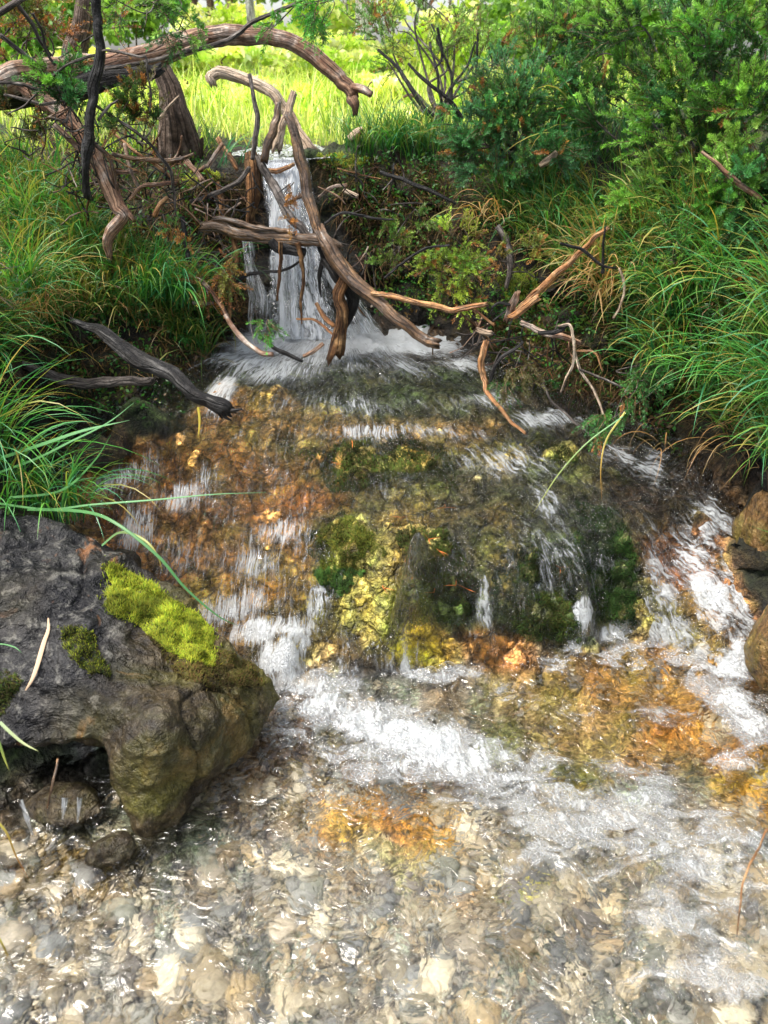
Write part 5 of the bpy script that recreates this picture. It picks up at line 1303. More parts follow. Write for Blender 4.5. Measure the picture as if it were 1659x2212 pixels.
ribbon([(428,880,2.05),(431,905,2.04),(430,930,2.03),(427,950,2.02)], 5, (.55,.45,.06), (.5,.35,.06), 'yellow blade standing in the water below the charred branch')
ribbon([(1345,900,2.05),(1270,955,2.02),(1210,1020,2.0),(1170,1080,1.98),(1150,1110,1.97)], 3, lt, ye, 'fine green stem slanting over the right brow')
ribbon([(1350,890,2.08),(1310,950,2.04),(1298,1010,2.0),(1300,1080,1.98)], 4, ye, (.4,.2,.05), 'yellow blade bending down over the right brow')
def dry_blade():
    pts = [(105,1338),(108,1360),(98,1385),(92,1410),(84,1440),(72,1470),(57,1494)]
    me_b = boulder.data
    bvh = BVHTree.FromPolygons([tuple(np.array(v.co) + np.array(boulder.location)) for v in me_b.vertices], [tuple(p.vertices) for p in me_b.polygons])
    return bvh
BOULDER_BVH = dry_blade()
hb = [cast(u, v, BOULDER_BVH)[0] for u, v in [(107,1338),(107,1362),(98,1388),(91,1412),(83,1440),(72,1470),(58,1494)]]
q = spline(np.array(hb) + [0, -.004, .006], 20); t = np.linspace(0, 1, 20)
sd_ = np.array([.93, 0.1, -.2]); w = (.0048 * np.sin(pi * np.clip(t * .9 + .05, 0, 1)) ** .6)[:, None]
dl = link('dry_leaf', mesh_np('dry_leaf', np.stack([q - sd_ * w, q + [0, -.001, .002], q + sd_ * w], 1).reshape(-1, 3) - q[0], grid_faces(20, 3), M_fibre, np.tile((.60,.42,.28), (60, 1))))
dl.location = q[0]; tag(dl, 'dry tan leaf blade lying on the face of the boulder', 'dry leaf')

# ------------------------------------------------------------------ moss
def moss_on(poly, n, bvh, r, L, cols, tips, w=.0016, up=.5, lump=.007):
    pl = np.array(poly, float); ce = pl.mean(0)
    p1, n1 = sample_px(ce + (pl - ce) * 1.18, int(n * 1.3), r, bvh)
    if len(p1) == 0: return None
    # ragged outline: drop what lies outside a noisy, slightly shrunken copy of the patch
    dx, dyy, dz = p1[:, 0], p1[:, 1], p1[:, 2] - H
    fwd = dyy * CP - dz * SP; uu = 829.5 + FPX * dx / fwd; vv = 1106 - FPX * (dyy * SP + dz * CP) / fwd
    ex = 12 * fbm(p1[:, 0] * 30, p1[:, 1] * 30, p1[:, 2] * 30, 3)
    keep_ = np.array([inpoly((a_ + e_, b_ + e_ * .8), poly) for a_, b_, e_ in zip(uu, vv, ex)]) | (r.random(len(uu)) < .03)
    p, nrm = p1[keep_], n1[keep_]
    cen = np.array(poly).mean(0)
    m = len(p)
    # fronds stand out from the surface: three-sided little spikes
    d = nrm * (1 - up) + np.array([0, -.15, 1]) * up + r.normal(0, .35, (m, 3)); d /= np.linalg.norm(d, axis=1)[:, None]
    clump = fbm(p[:, 0] * 38, p[:, 1] * 38, p[:, 2] * 38, 2)
    ln = (L * r.uniform(.5, 1.2, m) * (1 + .6 * clump))[:, None]
    s = np.cross(d, r.normal(size=(m, 3))); s /= np.linalg.norm(s, axis=1)[:, None]
    s2 = np.cross(d, s)
    ww = w * r.uniform(.7, 1.3, (m, 1))
    lift = lump * np.clip(.35 + fbm(p[:, 0] * 55, p[:, 1] * 55, p[:, 2] * 55, 2), 0, 1.3)
    b0 = p + nrm * (lift[:, None] - .003)
    V = np.stack([b0 + s * ww, b0 - s * ww * .5 + s2 * ww * .87, b0 - s * ww * .5 - s2 * ww * .87, b0 + d * ln], 1).reshape(-1, 3)
    k = np.arange(m)[:, None] * 4
    F = np.concatenate([k + [0, 1, 3], k + [1, 2, 3], k + [2, 0, 3]])
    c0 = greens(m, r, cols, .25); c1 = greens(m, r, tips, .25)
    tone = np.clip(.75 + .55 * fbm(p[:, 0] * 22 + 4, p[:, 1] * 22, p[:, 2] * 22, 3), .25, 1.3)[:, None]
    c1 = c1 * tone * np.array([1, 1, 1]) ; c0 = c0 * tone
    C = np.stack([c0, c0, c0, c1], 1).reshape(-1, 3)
    return V, F, C
r_ = np.random.default_rng(61)
YG, YT = [(.06,.09,.01),(.20,.24,.02),(.10,.16,.02)], [(.50,.58,.03),(.62,.62,.05),(.38,.54,.04)]  # dark bases under bright tips paint shaded depth between fronds
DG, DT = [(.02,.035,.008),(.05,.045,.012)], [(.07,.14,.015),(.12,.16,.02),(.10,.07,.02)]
BG, BT = [(.05,.03,.012),(.06,.045,.012)], [(.16,.10,.03),(.13,.14,.02)]
loc_bn = np.array(boulder.location)
def bmoss(specs, label):
    a = Acc()
    for poly, n, L, c0, c1 in specs:
        m = moss_on(poly, n, BOULDER_BVH, r_, L, c0, c1)
        if m: a.add(*m)
    o = a.build('moss_patch', M_moss, boulder, loc_bn, False); o['label'] = label
bmoss([([(238,1215),(260,1228),(330,1268),(400,1310),(445,1345),(462,1395),(455,1412),(420,1385),(370,1370),(330,1350),(280,1345),(240,1325),(228,1310),(236,1270)], 11000, .015, YG, YT),
       ([(300,1350),(350,1362),(420,1385),(465,1410),(460,1440),(400,1430),(340,1390)], 4000, .013, DG, YT),  # darker zone under the cushion, its shadow put into the moss colour
       ([(320,1375),(460,1400),(540,1430),(575,1480),(480,1500),(380,1460)], 6000, .007, BG, BT), ([(225,1230),(240,1215),(300,1250),(260,1262)], 900, .010, BG, DT)], 'bright yellow green moss cushion')
bmoss([([(135,1360),(180,1355),(205,1375),(205,1400),(235,1440),(238,1465),(200,1460),(165,1430),(140,1400)], 3600, .010, DG, DT + YT[:1])], 'small dark olive moss patch')
bmoss([([(-20,1460),(20,1450),(45,1465),(40,1500),(10,1540),(-20,1540)], 1300, .009, DG, DT)], 'brownish moss patch at the lower left')

a = Acc()
MS = [([(150,1105),(190,1118),(215,1150),(180,1150)], 300, .008, DG, YT, None)]
GM = [ # (polygon, count, length, base, tips)
 ([(395,375),(430,362),(480,378),(485,400),(440,408),(398,400)], 1600, .012, YG, YT),
 ([(300,300),(360,290),(440,300),(470,290),(480,330),(400,345),(320,340)], 1800, .011, DG, YT[:1]+DT),
 ([(690,338),(760,335),(800,345),(760,362),(700,360)], 1500, .011, YG, YT),
 ([(690,345),(900,345),(950,420),(880,520),(740,440)], 2600, .013, DG, DT),
 ([(1070,600),(1130,580),(1165,600),(1160,640),(1090,650)], 2000, .014, YG, [(.22,.34,.03),(.30,.36,.03)]),
 ([(1055,700),(1110,690),(1200,712),(1240,740),(1180,755),(1080,745)], 2600, .014, DG, YT[:1]+DT),
 ([(800,560),(1000,540),(1040,640),(960,690),(850,640)], 3000, .012, DG, DT+YT[2:]),
 ([(1100,650),(1250,640),(1330,740),(1400,860),(1300,890),(1180,800),(1100,740)], 5000, .014, DG, DT),
 ([(1050,740),(1150,800),(1300,890),(1440,990),(1400,960),(1200,870),(1070,820)], 3500, .012, DG, DT),
 ([(690,350),(960,360),(1060,500),(1000,560),(800,560),(720,450)], 4500, .014, DG, YT[2:] + DT),
 ([(380,380),(560,400),(540,560),(420,540)], 2500, .013, DG, DT),
 ([(240,440),(330,500),(420,600),(380,620),(280,520)], 1500, .012, DG, YT[:1]+DT),
 ([(480,560),(540,560),(560,690),(490,690)], 1500, .012, DG, DT),
 # mossy crown and brow of the mound
 ([(720,955),(880,950),(990,990),(985,1060),(940,1050),(850,1035),(720,1070),(690,1010)], 11000, .011, DG, DT),
 ([(675,1150),(740,1105),(800,1150),(830,1190),(760,1230),(690,1230),(670,1200)], 6500, .011, DG, [(.20,.20,.02),(.14,.20,.02)]),
 ([(680,1230),(790,1230),(740,1290),(700,1280)], 3200, .011, DG, [(.08,.22,.03),(.05,.12,.02)]),
 ([(860,1150),(960,1140),(1030,1240),(1030,1330),(960,1350),(930,1290),(880,1220)], 11000, .011, DG, DT),
 ([(930,1290),(1020,1290),(1010,1345),(950,1350)], 1500, .009, DG, [(.08,.26,.03),(.05,.14,.02)]),
 ([(1080,1180),(1240,1180),(1250,1390),(1130,1380),(1060,1300)], 6500, .011, DG, [(.05,.13,.02),(.04,.08,.02),(.09,.12,.02)]),
 ([(1240,1080),(1330,1100),(1378,1200),(1372,1345),(1300,1345),(1240,1200)], 7500, .012, DG, [(.04,.15,.02),(.03,.09,.02),(.07,.16,.02)]),
 ([(1140,960),(1230,965),(1250,1000),(1170,1010)], 1500, .007, DG, DT),
 ([(1320,1110),(1370,1200),(1370,1340),(1330,1340),(1300,1200)], 5000, .011, DG, [(.05,.15,.02),(.04,.09,.02)]),
 ([(1190,1200),(1240,1290),(1230,1370),(1190,1360),(1150,1230)], 4500, .010, DG, DT),
 ([(610,960),(700,965),(690,1000),(600,990)], 1200, .006, DG, YT[:1]+DT),
 ([(820,1270),(950,1290),(930,1340),(840,1360)], 2200, .006, [(.12,.12,.02)], [(.35,.36,.05),(.28,.32,.08)]),
]
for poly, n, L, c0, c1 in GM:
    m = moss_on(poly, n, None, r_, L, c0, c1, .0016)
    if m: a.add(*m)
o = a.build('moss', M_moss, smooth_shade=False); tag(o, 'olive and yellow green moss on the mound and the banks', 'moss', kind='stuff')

# ------------------------------------------------------------------ hanging fibres and dead needles of the undercut banks
def fibres():
    r = np.random.default_rng(71); a = Acc()
    cs = [(.08,.045,.02),(.13,.075,.03),(.045,.025,.012),(.24,.15,.07),(.025,.015,.01),(.03,.04,.01)]
    for poly, n, L in (([(370,380),(560,360),(560,560),(520,700),(430,640),(380,500)], 1500, .12), ([(690,350),(950,350),(960,560),(800,600),(700,420)], 1500, .10),
                       ([(60,250),(400,300),(460,400),(400,560),(230,500),(100,330)], 2600, .12), ([(1050,680),(1250,720),(1400,860),(1350,900),(1150,820)], 1100, .12), ([(950,400),(1200,330),(1250,430),(1080,600),(960,560)], 900, .12),
                       ([(1400,800),(1659,900),(1659,1030),(1450,980)], 250, .12), ([(90,720),(440,740),(430,800),(100,830)], 600, .10)):
        p, nrm = sample_px(poly, n, r); n = len(p)
        hd = np.arctan2(nrm[:, 1], nrm[:, 0]) + r.normal(0, .8, n)
        a.add(*blades(p + nrm * .004, hd, r.uniform(.3, 1.1, n) * L, r.uniform(.0012, .003, n), r.uniform(.9, 2.4, n), r.uniform(.3, 1.6, n), greens(n, r, cs), greens(n, r, cs), 5, None, r))
    o = a.build('root_fibres', M_fibre); tag(o, 'tangle of dry root hairs and dead blades on the undercut banks', 'root fibres', kind='stuff')
fibres()
def fallen_needles():
    r = np.random.default_rng(73); a = Acc()
    for u, v, Y in [(868,1122,0),(930,1170,0),(945,1190,0),(880,1205,0),(890,1245,0),(940,1280,0),(1000,1275,0),(985,1265,0),(830,1270,0),(720,1000,0),(760,965,0),(1210,1230,0),(960,1100,0)]:
        h, nn = cast(u, v)
        for k in range(3):
            n = 1
            d = r.uniform(0, 2 * pi)
            a.add(*blades(np.array([h + nn * .012]), np.array([d]), np.array([.035]), np.array([.0022]), np.array([1.45]), np.array([.25]), np.array([(.60,.16,.04)]), np.array([(.55,.2,.05)]), 4, None, r))
    o = a.build('fallen_needles', M_fibre); tag(o, 'orange fallen pine needles scattered on the mossy mound', 'pine needles', kind='stuff')
fallen_needles()

# ------------------------------------------------------------------ juniper
def needles(base, d, L, r, col, per=70, nl=.012, nw=.0011, droop=.15, open_=.85):
    """twigs (base, direction, length) clothed in sharp needles"""
    n = len(base)
    t = np.sort(r.random((n, per)), 1) * .96 + .04
    s = np.cross(d, r.normal(size=(n, 3))); s /= np.linalg.norm(s, axis=1)[:, None] + 1e-9
    s2 = np.cross(d, s)
    ax = base[:, None] + d[:, None] * (t * L[:, None])[..., None]; ax[..., 2] -= droop * (t ** 2) * L[:, None]
    an = r.uniform(0, 2 * pi, (n, per))
    rad = np.cos(an)[..., None] * s[:, None] + np.sin(an)[..., None] * s2[:, None]
    nd = d[:, None] * (.55 + .5 * t[..., None]) + rad * open_; nd /= np.linalg.norm(nd, axis=-1)[..., None]
    ln = nl * r.uniform(.7, 1.15, (n, per)) * (1 - .35 * t ** 4)
    tip = ax + nd * ln[..., None]
    side = np.cross(nd, r.normal(size=(n, per, 3))); side /= np.linalg.norm(side, axis=-1)[..., None] + 1e-9
    mid = ax + nd * (ln * .45)[..., None]
    V = np.stack([ax, mid + side * nw, tip, mid - side * nw], 2).reshape(-1, 3)
    k = np.arange(n * per)[:, None] * 4 + np.arange(4)[None]
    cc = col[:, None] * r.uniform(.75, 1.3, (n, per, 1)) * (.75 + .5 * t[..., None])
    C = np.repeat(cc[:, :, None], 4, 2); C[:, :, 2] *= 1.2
    return V, k, C.reshape(-1, 3)
def stems_mesh(segs, r0=.0022, r1=.0008):
    parts = []
    for a_, b_, ra, rb in segs:
        parts.append(tube_np(np.array([a_, (a_ + b_) / 2 + .06 * np.linalg.norm(b_ - a_) * RNG.normal(size=3), b_]), np.array([ra, (ra + rb) / 2, rb]), 4, 0, 0))
    return parts
JG = [(.04,.13,.02),(.08,.21,.03),(.14,.30,.04),(.06,.19,.06),(.22,.38,.07),(.02,.06,.015)]
JY = [(.22,.34,.04),(.30,.38,.05),(.16,.30,.05)]
JD = [(.035,.09,.02),(.05,.11,.025),(.09,.09,.03)]
JB = [(.28,.11,.03),(.20,.09,.03),(.35,.17,.05)]
def juniper(lobes, anchor, label, seed, cols, name='juniper_shrub', per=64, nl=.013, nw=.0012, tl=.09, dead=.012, updir=.35, nstem=8, cat='juniper', stemr=6, stems=None, mat=None):
    """lobes: (u, v, ru, rv, Y, depth, count); anchor: (u, v, Y) where the stems spring"""
    r = np.random.default_rng(seed)
    A0 = P(*anchor)
    root = empty(name, A0, label, cat)
    fol = Acc(); tw = []
    limbs = []
    for li, (u, v, ru, rv, Y, dep, cnt) in enumerate(lobes):
        c = P(u, v, Y); s = pxsize(c)
        q = r.normal(size=(cnt, 3)); q /= np.linalg.norm(q, axis=1)[:, None]; q *= (r.random((cnt, 1)) ** .45)
        # clumps: pull points towards a few nodes
        nodes = r.normal(size=(max(3, cnt // 9), 3)); nodes /= np.linalg.norm(nodes, axis=1)[:, None]; nodes *= r.random((len(nodes), 1)) ** .4
        ni = r.integers(len(nodes), size=cnt)
        q = q * .35 + nodes[ni] * .75
        sc = np.array([ru * s, dep, rv * s])
        b = c + q * sc
        d = q * .9 + (b - A0) / (np.linalg.norm(b - A0, axis=1)[:, None] + .01) * .5 + np.array([0, -.25, updir]) + r.normal(0, .45, (cnt, 3))
        d /= np.linalg.norm(d, axis=1)[:, None]
        L = tl * r.uniform(.5, 1.25, cnt)
        nodecol = greens(len(nodes), r, cols, .3)
        col = nodecol[ni] * r.uniform(.85, 1.15, (cnt, 1))
        isd = r.random(cnt) < dead * (1 + (q[:, 2] < -.2) * 2)
        col[isd] = greens(isd.sum(), r, JB)
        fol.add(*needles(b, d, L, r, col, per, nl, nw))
        for i in range(cnt):
            tw.append((b[i], b[i] + d[i] * L[i] * .9 - [0, 0, .1 * L[i]], .0016, .0006))
        for nd in nodes:
            limbs.append((c + nd * sc * .75, c, li))
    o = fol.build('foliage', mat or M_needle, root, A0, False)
    tm = stems_mesh(tw); V, F, tc = merge(tm)
    tg = link('twiglets', tube_mesh('twiglets', tm, M_brown, A0), root); tg['kind'] = 'stuff'
    # limbs from the anchor through each lobe
    done = 0
    r.shuffle(limbs) if False else None
    order = r.permutation(len(limbs))
    for k in order[:nstem]:
        e, c, li = limbs[k]
        m1 = A0 * .6 + c * .4 + r.normal(0, .03, 3); m2 = A0 * .15 + c * .6 + e * .25 + r.normal(0, .03, 3)
        q = spline(np.array([list(A0 + r.normal(0, .01, 3)) + [.001 * stemr], list(m1) + [.0007 * stemr], list(m2) + [.00045 * stemr], list(e) + [.0002 * stemr]]), 18)
        link('stem', tube_mesh('stem', [tube_np(q[:, :3], q[:, 3], 6, .15, k)], M_grey, A0), root)
    for pts in (stems or []):
        link('stem', tube_mesh('stem', [px_tube(pts, 7, .15, None, .004)], M_black, A0), root)
    return root
juniper([(1380,30,150,110,2.95,.22,150),(1560,60,160,130,2.6,.22,190),(1250,90,110,100,3.15,.2,110),(1450,190,110,90,2.75,.16,110),(1620,230,110,110,2.4,.16,150),(1500,320,90,70,2.6,.12,90),(1440,390,80,60,2.6,.10,80),(1600,390,110,70,2.35,.12,110),(1530,450,70,40,2.45,.08,50),(1690,120,100,150,2.5,.2,90),(1330,180,60,80,2.95,.12,60),(1250,200,70,60,2.9,.1,70),(1300,280,60,50,2.85,.1,50),(1400,430,70,40,2.6,.1,60),(1600,470,80,50,2.3,.1,70),(1500,240,160,160,2.7,.2,260)],
        (1560,430,2.75), 'large dense green juniper filling the top right corner', 201, JG, nstem=22, stemr=6, per=115, nl=.0165, nw=.00115, dead=.008)
juniper([(1110,190,95,80,3.05,.16,110),(1040,270,80,60,3.0,.12,90),(1000,320,50,45,2.98,.10,60),(1180,130,80,70,3.15,.15,80),(1120,300,70,50,2.95,.10,60),(1190,240,60,70,3.0,.12,60),(1060,370,60,40,2.95,.08,50),(1100,250,110,90,2.98,.16,150),(1180,330,60,50,2.85,.08,50)],
        (1110,330,3.12), 'blue green juniper with brown skirts overhanging the right bank', 202, [(.06,.19,.06),(.05,.15,.04),(.08,.22,.10),(.05,.13,.03)], nstem=14, stemr=5, dead=.04, nl=.0145, nw=.001, per=100)
juniper([(1000,20,130,70,3.7,.2,70),(880,40,120,70,3.6,.2,70),(930,110,100,70,3.5,.2,60),(1080,70,70,60,3.5,.15,50),(840,90,70,70,3.5,.15,40),(780,20,90,50,3.5,.2,45),(1030,140,60,60,3.4,.12,40)],
        (945,262,3.35), 'airy pale green juniper with dark fan of stems above the right bank', 203, [(.16,.28,.05),(.10,.22,.04),(.20,.32,.06)], nstem=10, stemr=7, per=60, dead=.08,
        stems=[[(940,262,3.3,6),(910,225,3.3,5),(880,180,3.32,4.5),(860,150,3.35,4),(815,110,3.4,3)],[(1000,262,3.3,6),(970,220,3.3,5),(930,185,3.32,4),(880,140,3.36,3)],[(975,215,3.32,3.5),(972,160,3.34,3),(950,100,3.36,2.5),(935,50,3.4,2)],
               [(955,230,3.3,3),(945,150,3.3,3),(925,90,3.35,2.5)],[(1010,262,3.25,4),(1025,190,3.25,3),(1030,100,3.25,2.5),(1032,70,3.25,2)],[(972,190,3.3,3),(1010,140,3.3,2.5),(1030,90,3.3,2)]])
juniper([(975,590,70,60,2.72,.07,64),(1030,560,50,40,2.68,.06,40),(930,560,45,50,2.72,.06,34),(985,510,50,30,2.74,.05,26),(1000,640,50,30,2.66,.05,24)],
        (990,640,2.86), 'bright yellow green juniper sprigs on the bank right of the falls', 204, JY, nstem=6, stemr=3, dead=.05, tl=.07, per=54, updir=.1)
juniper([(850,510,55,40,2.80,.05,34),(840,560,40,30,2.78,.05,16),(900,480,40,24,2.82,.05,14)], (850,545,2.95), 'small green juniper spray on the earth face beside the falls', 205, [(.10,.20,.04),(.14,.22,.04)], nstem=4, stemr=3, tl=.06, per=50)
juniper([(1150,545,60,25,2.6,.05,26),(1090,560,30,30,2.62,.04,12)], (1130,580,2.75), 'low tawny juniper sprig above the mossy bank', 206, [(.22,.20,.04),(.14,.20,.05)], nstem=3, stemr=3, tl=.06, per=50, dead=.3)
juniper([(1120,790,50,40,2.28,.05,26),(1090,830,30,22,2.26,.04,10)], (1110,760,2.45), 'dark green juniper spray beside the bright orange stick', 207, JD, nstem=3, stemr=3, tl=.06, per=46, updir=-.2)
juniper([(1370,850,60,90,2.2,.06,50),(1320,900,40,40,2.14,.05,22),(1400,800,50,40,2.25,.05,24),(1290,930,30,30,2.1,.04,10)], (1390,780,2.4), 'dark spruce like spray drooping to the water under the right sedges', 208, [(.04,.13,.03),(.06,.17,.03)], nstem=5, stemr=3, tl=.07, per=60, updir=-.3, dead=.03)
juniper([(130,175,50,35,2.6,.07,26),(150,150,40,30,2.6,.06,16),(70,160,30,20,2.6,.05,8)], (140,230,2.7), 'green juniper sprays in front of the left end of the arching log', 209, JG, nstem=4, stemr=3, tl=.07, per=54, nl=.015)
juniper([(150,205,45,30,2.58,.05,26),(160,230,35,20,2.56,.05,14)], (150,290,2.66), 'juniper spray below the dark underside log', 210, JG, nstem=4, stemr=3, tl=.06, per=54, nl=.015)
juniper([(290,230,45,50,2.66,.07,40),(320,190,30,25,2.68,.05,14),(270,270,40,30,2.64,.06,20),(330,260,30,40,2.7,.05,16)], (300,310,2.8), 'dark juniper spray hanging under the middle of the arching log', 211, JD + JG[:1], nstem=5, stemr=3, tl=.07, per=60, dead=.18, nl=.015)
juniper([(395,70,30,20,2.6,.05,10),(420,45,26,18,2.6,.05,10),(365,82,24,16,2.6,.04,8),(310,10,50,20,2.55,.05,16),(260,15,40,20,2.55,.05,10)], (330,-40,2.75), 'juniper sprigs dangling above the arching log', 212, JG, nstem=4, stemr=3, tl=.07, per=54, updir=-.1, nl=.016)
juniper([(640,20,60,25,2.6,.05,24),(690,55,30,25,2.6,.05,10),(600,50,30,14,2.62,.04,8),(700,10,50,25,2.55,.05,12)], (680,-60,2.75), 'fresh green sprigs hanging in from the top above the log tip', 213, [(.06,.24,.03),(.09,.28,.04)], nstem=4, stemr=3, tl=.07, per=54, updir=-.2, nl=.016)
juniper([(40,40,60,50,2.75,.1,40),(110,40,60,50,2.85,.1,36),(20,110,50,40,2.8,.1,26),(250,40,40,30,2.85,.1,16),(60,-10,80,30,2.8,.1,26)], (60,170,2.95), 'thin brownish green juniper crown in the top left corner', 214, [(.10,.15,.03),(.16,.22,.04),(.10,.20,.04)], nstem=7, stemr=4, tl=.09, per=50, dead=.3)
juniper([(480,600,50,40,2.62,.06,30),(490,570,40,30,2.64,.05,16),(450,620,30,40,2.6,.05,14)], (455,560,2.8), 'tawny juniper spray left of the falling water', 215, [(.16,.16,.03),(.10,.16,.03),(.20,.14,.03)], nstem=4, stemr=3, tl=.07, per=54, updir=-.2, dead=.25)
juniper([(568,700,16,24,2.46,.03,10),(575,725,14,12,2.44,.02,5)], (552,660,2.58), 'small fresh sprig dangling over the foam left of the falls', 216, [(.06,.24,.03),(.08,.26,.04)], nstem=2, stemr=2, tl=.06, per=50, updir=-.6)
juniper([(372,490,20,20,2.62,.03,10),(400,515,20,14,2.6,.03,7)], (360,470,2.75), 'rust tipped sprig at the right end of the left grass', 217, [(.10,.24,.05),(.35,.12,.03)], nstem=2, stemr=2, tl=.05, per=46, dead=.3)
juniper([(625,430,16,28,2.64,.03,10),(630,470,16,20,2.62,.03,6)], (632,400,2.74), 'rusty dead sprig caught on the branches in the falls', 218, JB, nstem=2, stemr=2, tl=.05, per=46, dead=1)
juniper([(40,250,60,40,2.75,.08,30),(60,300,70,30,2.75,.08,30)], (60,330,2.9), 'low juniper tuft in the shade under the log at the left edge', 219, JD + [(.10,.18,.03)], nstem=4, stemr=3, tl=.08, per=50, dead=.15)
juniper([(1470,560,60,60,2.3,.06,30),(1560,640,50,60,2.2,.06,22)], (1500,640,2.5), 'young juniper shoots among the right sedges', 220, JG, nstem=4, stemr=3, tl=.08, per=54)

# ------------------------------------------------------------------ trees and bushes beyond
def leaves(c, sc, n, size, r, cols, clump=8):
    nodes = r.normal(size=(max(4, n // 60), 3)); nodes /= np.linalg.norm(nodes, axis=1)[:, None]; nodes *= r.random((len(nodes), 1)) ** .4
    ni = r.integers(len(nodes), size=n)
    q = nodes[ni] * .9 + r.normal(0, .13, (n, 3))
    p = c + q * sc
    a = r.normal(size=(n, 3)); a /= np.linalg.norm(a, axis=1)[:, None]
    b = np.cross(a, r.normal(size=(n, 3))); b /= np.linalg.norm(b, axis=1)[:, None]
    s = size * r.uniform(.6, 1.3, (n, 1))
    V = np.stack([p - a * s, p + b * s * .5, p + a * s, p - b * s * .5], 1).reshape(-1, 3)
    F = np.arange(n * 4).reshape(-1, 4)
    nc = greens(len(nodes), r, cols, .35)
    C = np.repeat(nc[ni] * r.uniform(.8, 1.2, (n, 1)), 4, 0)
    return V, F, C
M_birch = mat_bark('pale_birch_bark', (.62,.58,.52), (.80,.77,.72), (.40,.33,.28), .7, .3, .3)
M_pine = mat_bark('red_brown_pine_bark', (.20,.12,.08), (.38,.24,.17), (.12,.08,.06), .8, .25, .3, 0, .03)
LB = [(.50,.64,.09),(.66,.72,.18),(.36,.52,.06),(.74,.76,.34)]  # leaf tones raised so background sunlight sits in the colour
def tree(u, Y, wpx, mat, label, seed, hgt=5.5, lean=0, cols=LB, low=1.5, group=None, name='tree', n=2400):
    r = np.random.default_rng(seed)
    g = PZ(u, 150, H - .001) ; x0 = (u - 829.5) / FPX * Y / (CP - 0) * 1.0
    x0 = float(((u - 829.5) / FPX) * (Y * CP + (H - 1.13) * SP))
    root = empty(name, (x0, Y, 1.1), label, 'tree', group)
    O = np.array([x0, Y, 1.1]); rad = wpx * .5 * Y / FPX
    q = spline(np.array([[x0, Y, 1.05, rad * 1.25], [x0 + lean * .3, Y, 2.2, rad], [x0 + lean, Y + r.normal(0, .1), 1.1 + hgt * .6, rad * .7], [x0 + lean * 1.2, Y, 1.1 + hgt, rad * .3]]), 26)
    link('trunk', tube_mesh('trunk', [tube_np(q[:, :3], q[:, 3], 10, .12, seed)], mat, O), root)
    ca = Acc()
    for k in range(9):
        zz = low + (hgt - low) * (k / 8) ** .9
        an = r.uniform(0, 2 * pi); R_ = .9 * (1 - .5 * k / 8)
        c = np.array([x0 + lean * .6 + cos(an) * R_ * .7, Y + sin(an) * R_ * .7, 1.1 + zz])
        ca.add(*leaves(c, np.array([R_ * .8, R_ * .8, .45]), n // 9, .045 + .002 * Y, r, cols))
        b0 = np.array([x0 + lean * .5, Y, 1.1 + zz - .35])
        link('limb', tube_mesh('limb', [tube_np(spline(np.array([b0, b0 * .5 + c * .5 + [0, 0, .1], c]), 8), np.linspace(rad * .35, rad * .1, 8), 5, 0, k)], mat, O), root)
    ca.build('crown', M_leaf, root, O, False)
    return root
DGn = [(.10,.22,.04),(.16,.30,.05),(.22,.36,.07)]
TR = [(552,9.5,15,M_birch,'slim white trunk seen behind the arch of the log',0,1.9),(752,10.5,13,M_birch,'slim white trunk just left of the log tip',0,1.6),(782,9.0,24,M_birch,'broad white trunk right of the log tip',.05,1.6),
      (478,12,13,M_pine,'reddish trunk at the top left of the arch',-.2,1.7),(505,13,12,M_pine,'grey brown trunk next to the reddish trunk',.1,1.8),(640,14,12,M_birch,'faint pale trunk far behind the middle of the arch',.1,1.5),
      (432,15,14,M_pine,'faint brown trunk at the left of the arch',.1,1.6),(60,9,26,M_pine,'dark trunk at the far left behind the twigs',.1,1.4),(118,8,28,M_pine,'darker trunk near the left edge',0,1.3),
      (905,11,20,M_birch,'pale trunk behind the airy juniper',.1,1.5),(1010,13,16,M_birch,'pale trunk right of the airy juniper',.1,1.3),(1330,12,30,M_pine,'trunk hidden behind the large juniper',.1,1.3)]
for i, (u, Y, w, m, lab, ln, low) in enumerate(TR):
    tree(u, Y, w, m, lab, 300 + i, lean=ln, low=low - .35, cols=LB if Y > 8.5 else DGn)
# the near dark conifer trunk by the left end of the log
branch('conifer_trunk', [(205,-80,3.9,17),(192,-20,3.9,19),(183,30,3.9,20),(170,80,3.9,23),(162,110,3.9,26),(150,160,3.88,28),(135,230,3.85,34)], M_trunk,
       'rough grey brown trunk standing just behind the left end of the arching log', 'tree', sides=18, knob=.2)
def bush(u, v, Y, ru, rv, dep, n, size, label, seed, cols, name='bush'):
    r = np.random.default_rng(seed)
    c = P(u, v, Y); s = pxsize(c)
    O = np.array([c[0], c[1], 1.12])
    root = empty(name, O, label, 'bush')
    a = Acc(); a.add(*leaves(c, np.array([ru * s, dep, rv * s]), n, size, r, cols))
    a.build('foliage', M_leaf, root, O, False)
    for k in range(5):
        e = c + r.normal(0, .4, 3) * [ru * s, dep, rv * s]
        q = spline(np.array([list(O + r.normal(0, .04, 3)) + [.012], list((O + e) / 2 + r.normal(0, .05, 3)) + [.008], list(e) + [.003]]), 8)
        link('stem', tube_mesh('stem', [tube_np(q[:, :3], q[:, 3], 5, .1, k)], M_pine, O), root)
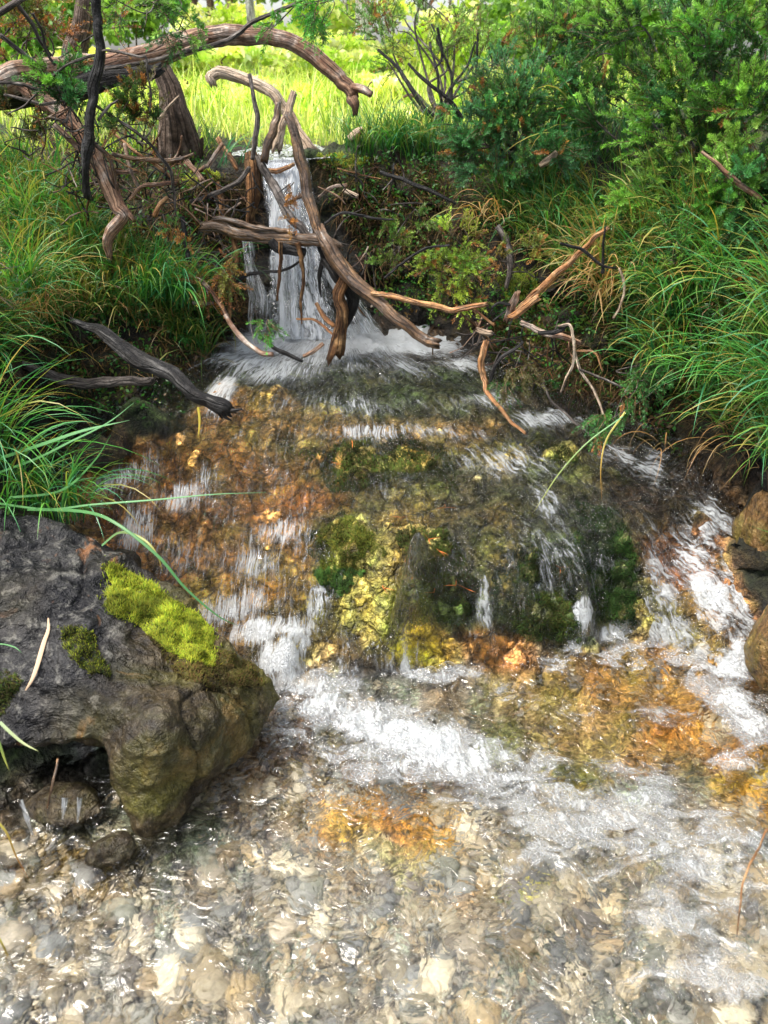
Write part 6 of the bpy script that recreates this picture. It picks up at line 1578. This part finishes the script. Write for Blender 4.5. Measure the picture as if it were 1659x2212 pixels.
BU = [(60,60,7,120,100,.6,2600,'dense green bush behind the top left twigs',DGn),(300,30,7.5,110,60,.6,2200,'dark green bush at the top behind the dead stem',DGn),(380,140,8,90,50,.5,1600,'yellow bush behind the stump',LB),
      (480,60,11,110,60,.8,2000,'bright bush in the middle of the arch',LB),(620,140,11,120,50,.8,2000,'pale bush under the arch of the log',LB),(700,40,10,110,60,.8,2200,'bright bush above the log tip',LB),
      (850,150,9,90,50,.6,1600,'low yellow bush right of the white trunks',LB),(980,90,8,100,70,.6,2200,'bright bush behind the airy juniper',LB),(1150,60,7,120,80,.6,2600,'green bush behind the blue green juniper',DGn),
      (1330,60,6.5,140,90,.5,2600,'green bush behind the large juniper',DGn),(200,150,6.5,110,40,.5,1600,'light bush behind the reddish limb',LB),(1540,20,6,160,80,.5,2200,'green bush at the top right edge',DGn)]
PB = [(.70,.80,.22),(.80,.84,.36),(.52,.68,.12),(.84,.86,.50)]  # paler still: blown-out sunlight painted into the leaves
BU += [(420,205,5.2,70,28,.3,1500,'low pale bush on the meadow under the left of the arch',PB),(545,195,6.0,80,26,.4,1500,'low pale bush on the meadow under the middle of the arch',PB),(690,215,5.4,60,30,.3,1400,'low pale bush on the meadow behind the log tip',PB),
       (820,190,5.2,70,34,.3,1500,'low pale bush on the meadow between the log tip and the airy juniper',PB),(900,240,4.3,60,20,.2,1000,'small bright bush low behind the dark fan of stems',PB),(500,120,8,120,30,.5,1800,'pale hazel bush farther back under the arch',PB),(720,120,8.5,120,40,.5,1800,'pale hazel bush farther back behind the log tip',PB),(1010,215,4.6,70,40,.3,1500,'bright green bush behind the gap between the two right junipers',LB)]
for i, (u, v, Y, ru, rv, dp, n, lab, cs) in enumerate(BU):
    bush(u, v, Y, ru, rv, dp, n, .022 + .002 * Y, lab, 400 + i, cs)
def woods():
    r = np.random.default_rng(91); a = Acc()
    for k in range(110):
        th_ = r.uniform(-.95, .95); R_ = r.uniform(17, 30)
        c = np.array([R_ * sin(th_), R_ * cos(th_), 1.1 + r.uniform(.3, 5.5)])
        a.add(*leaves(c, np.array([1.7, 1.4, 1.0]), 330, .13, r, LB + DGn))
    o = a.build('distant_woods', M_leaf, smooth_shade=False); tag(o, 'bright hazy wood edge far behind the meadow', 'woods', kind='stuff')
woods()
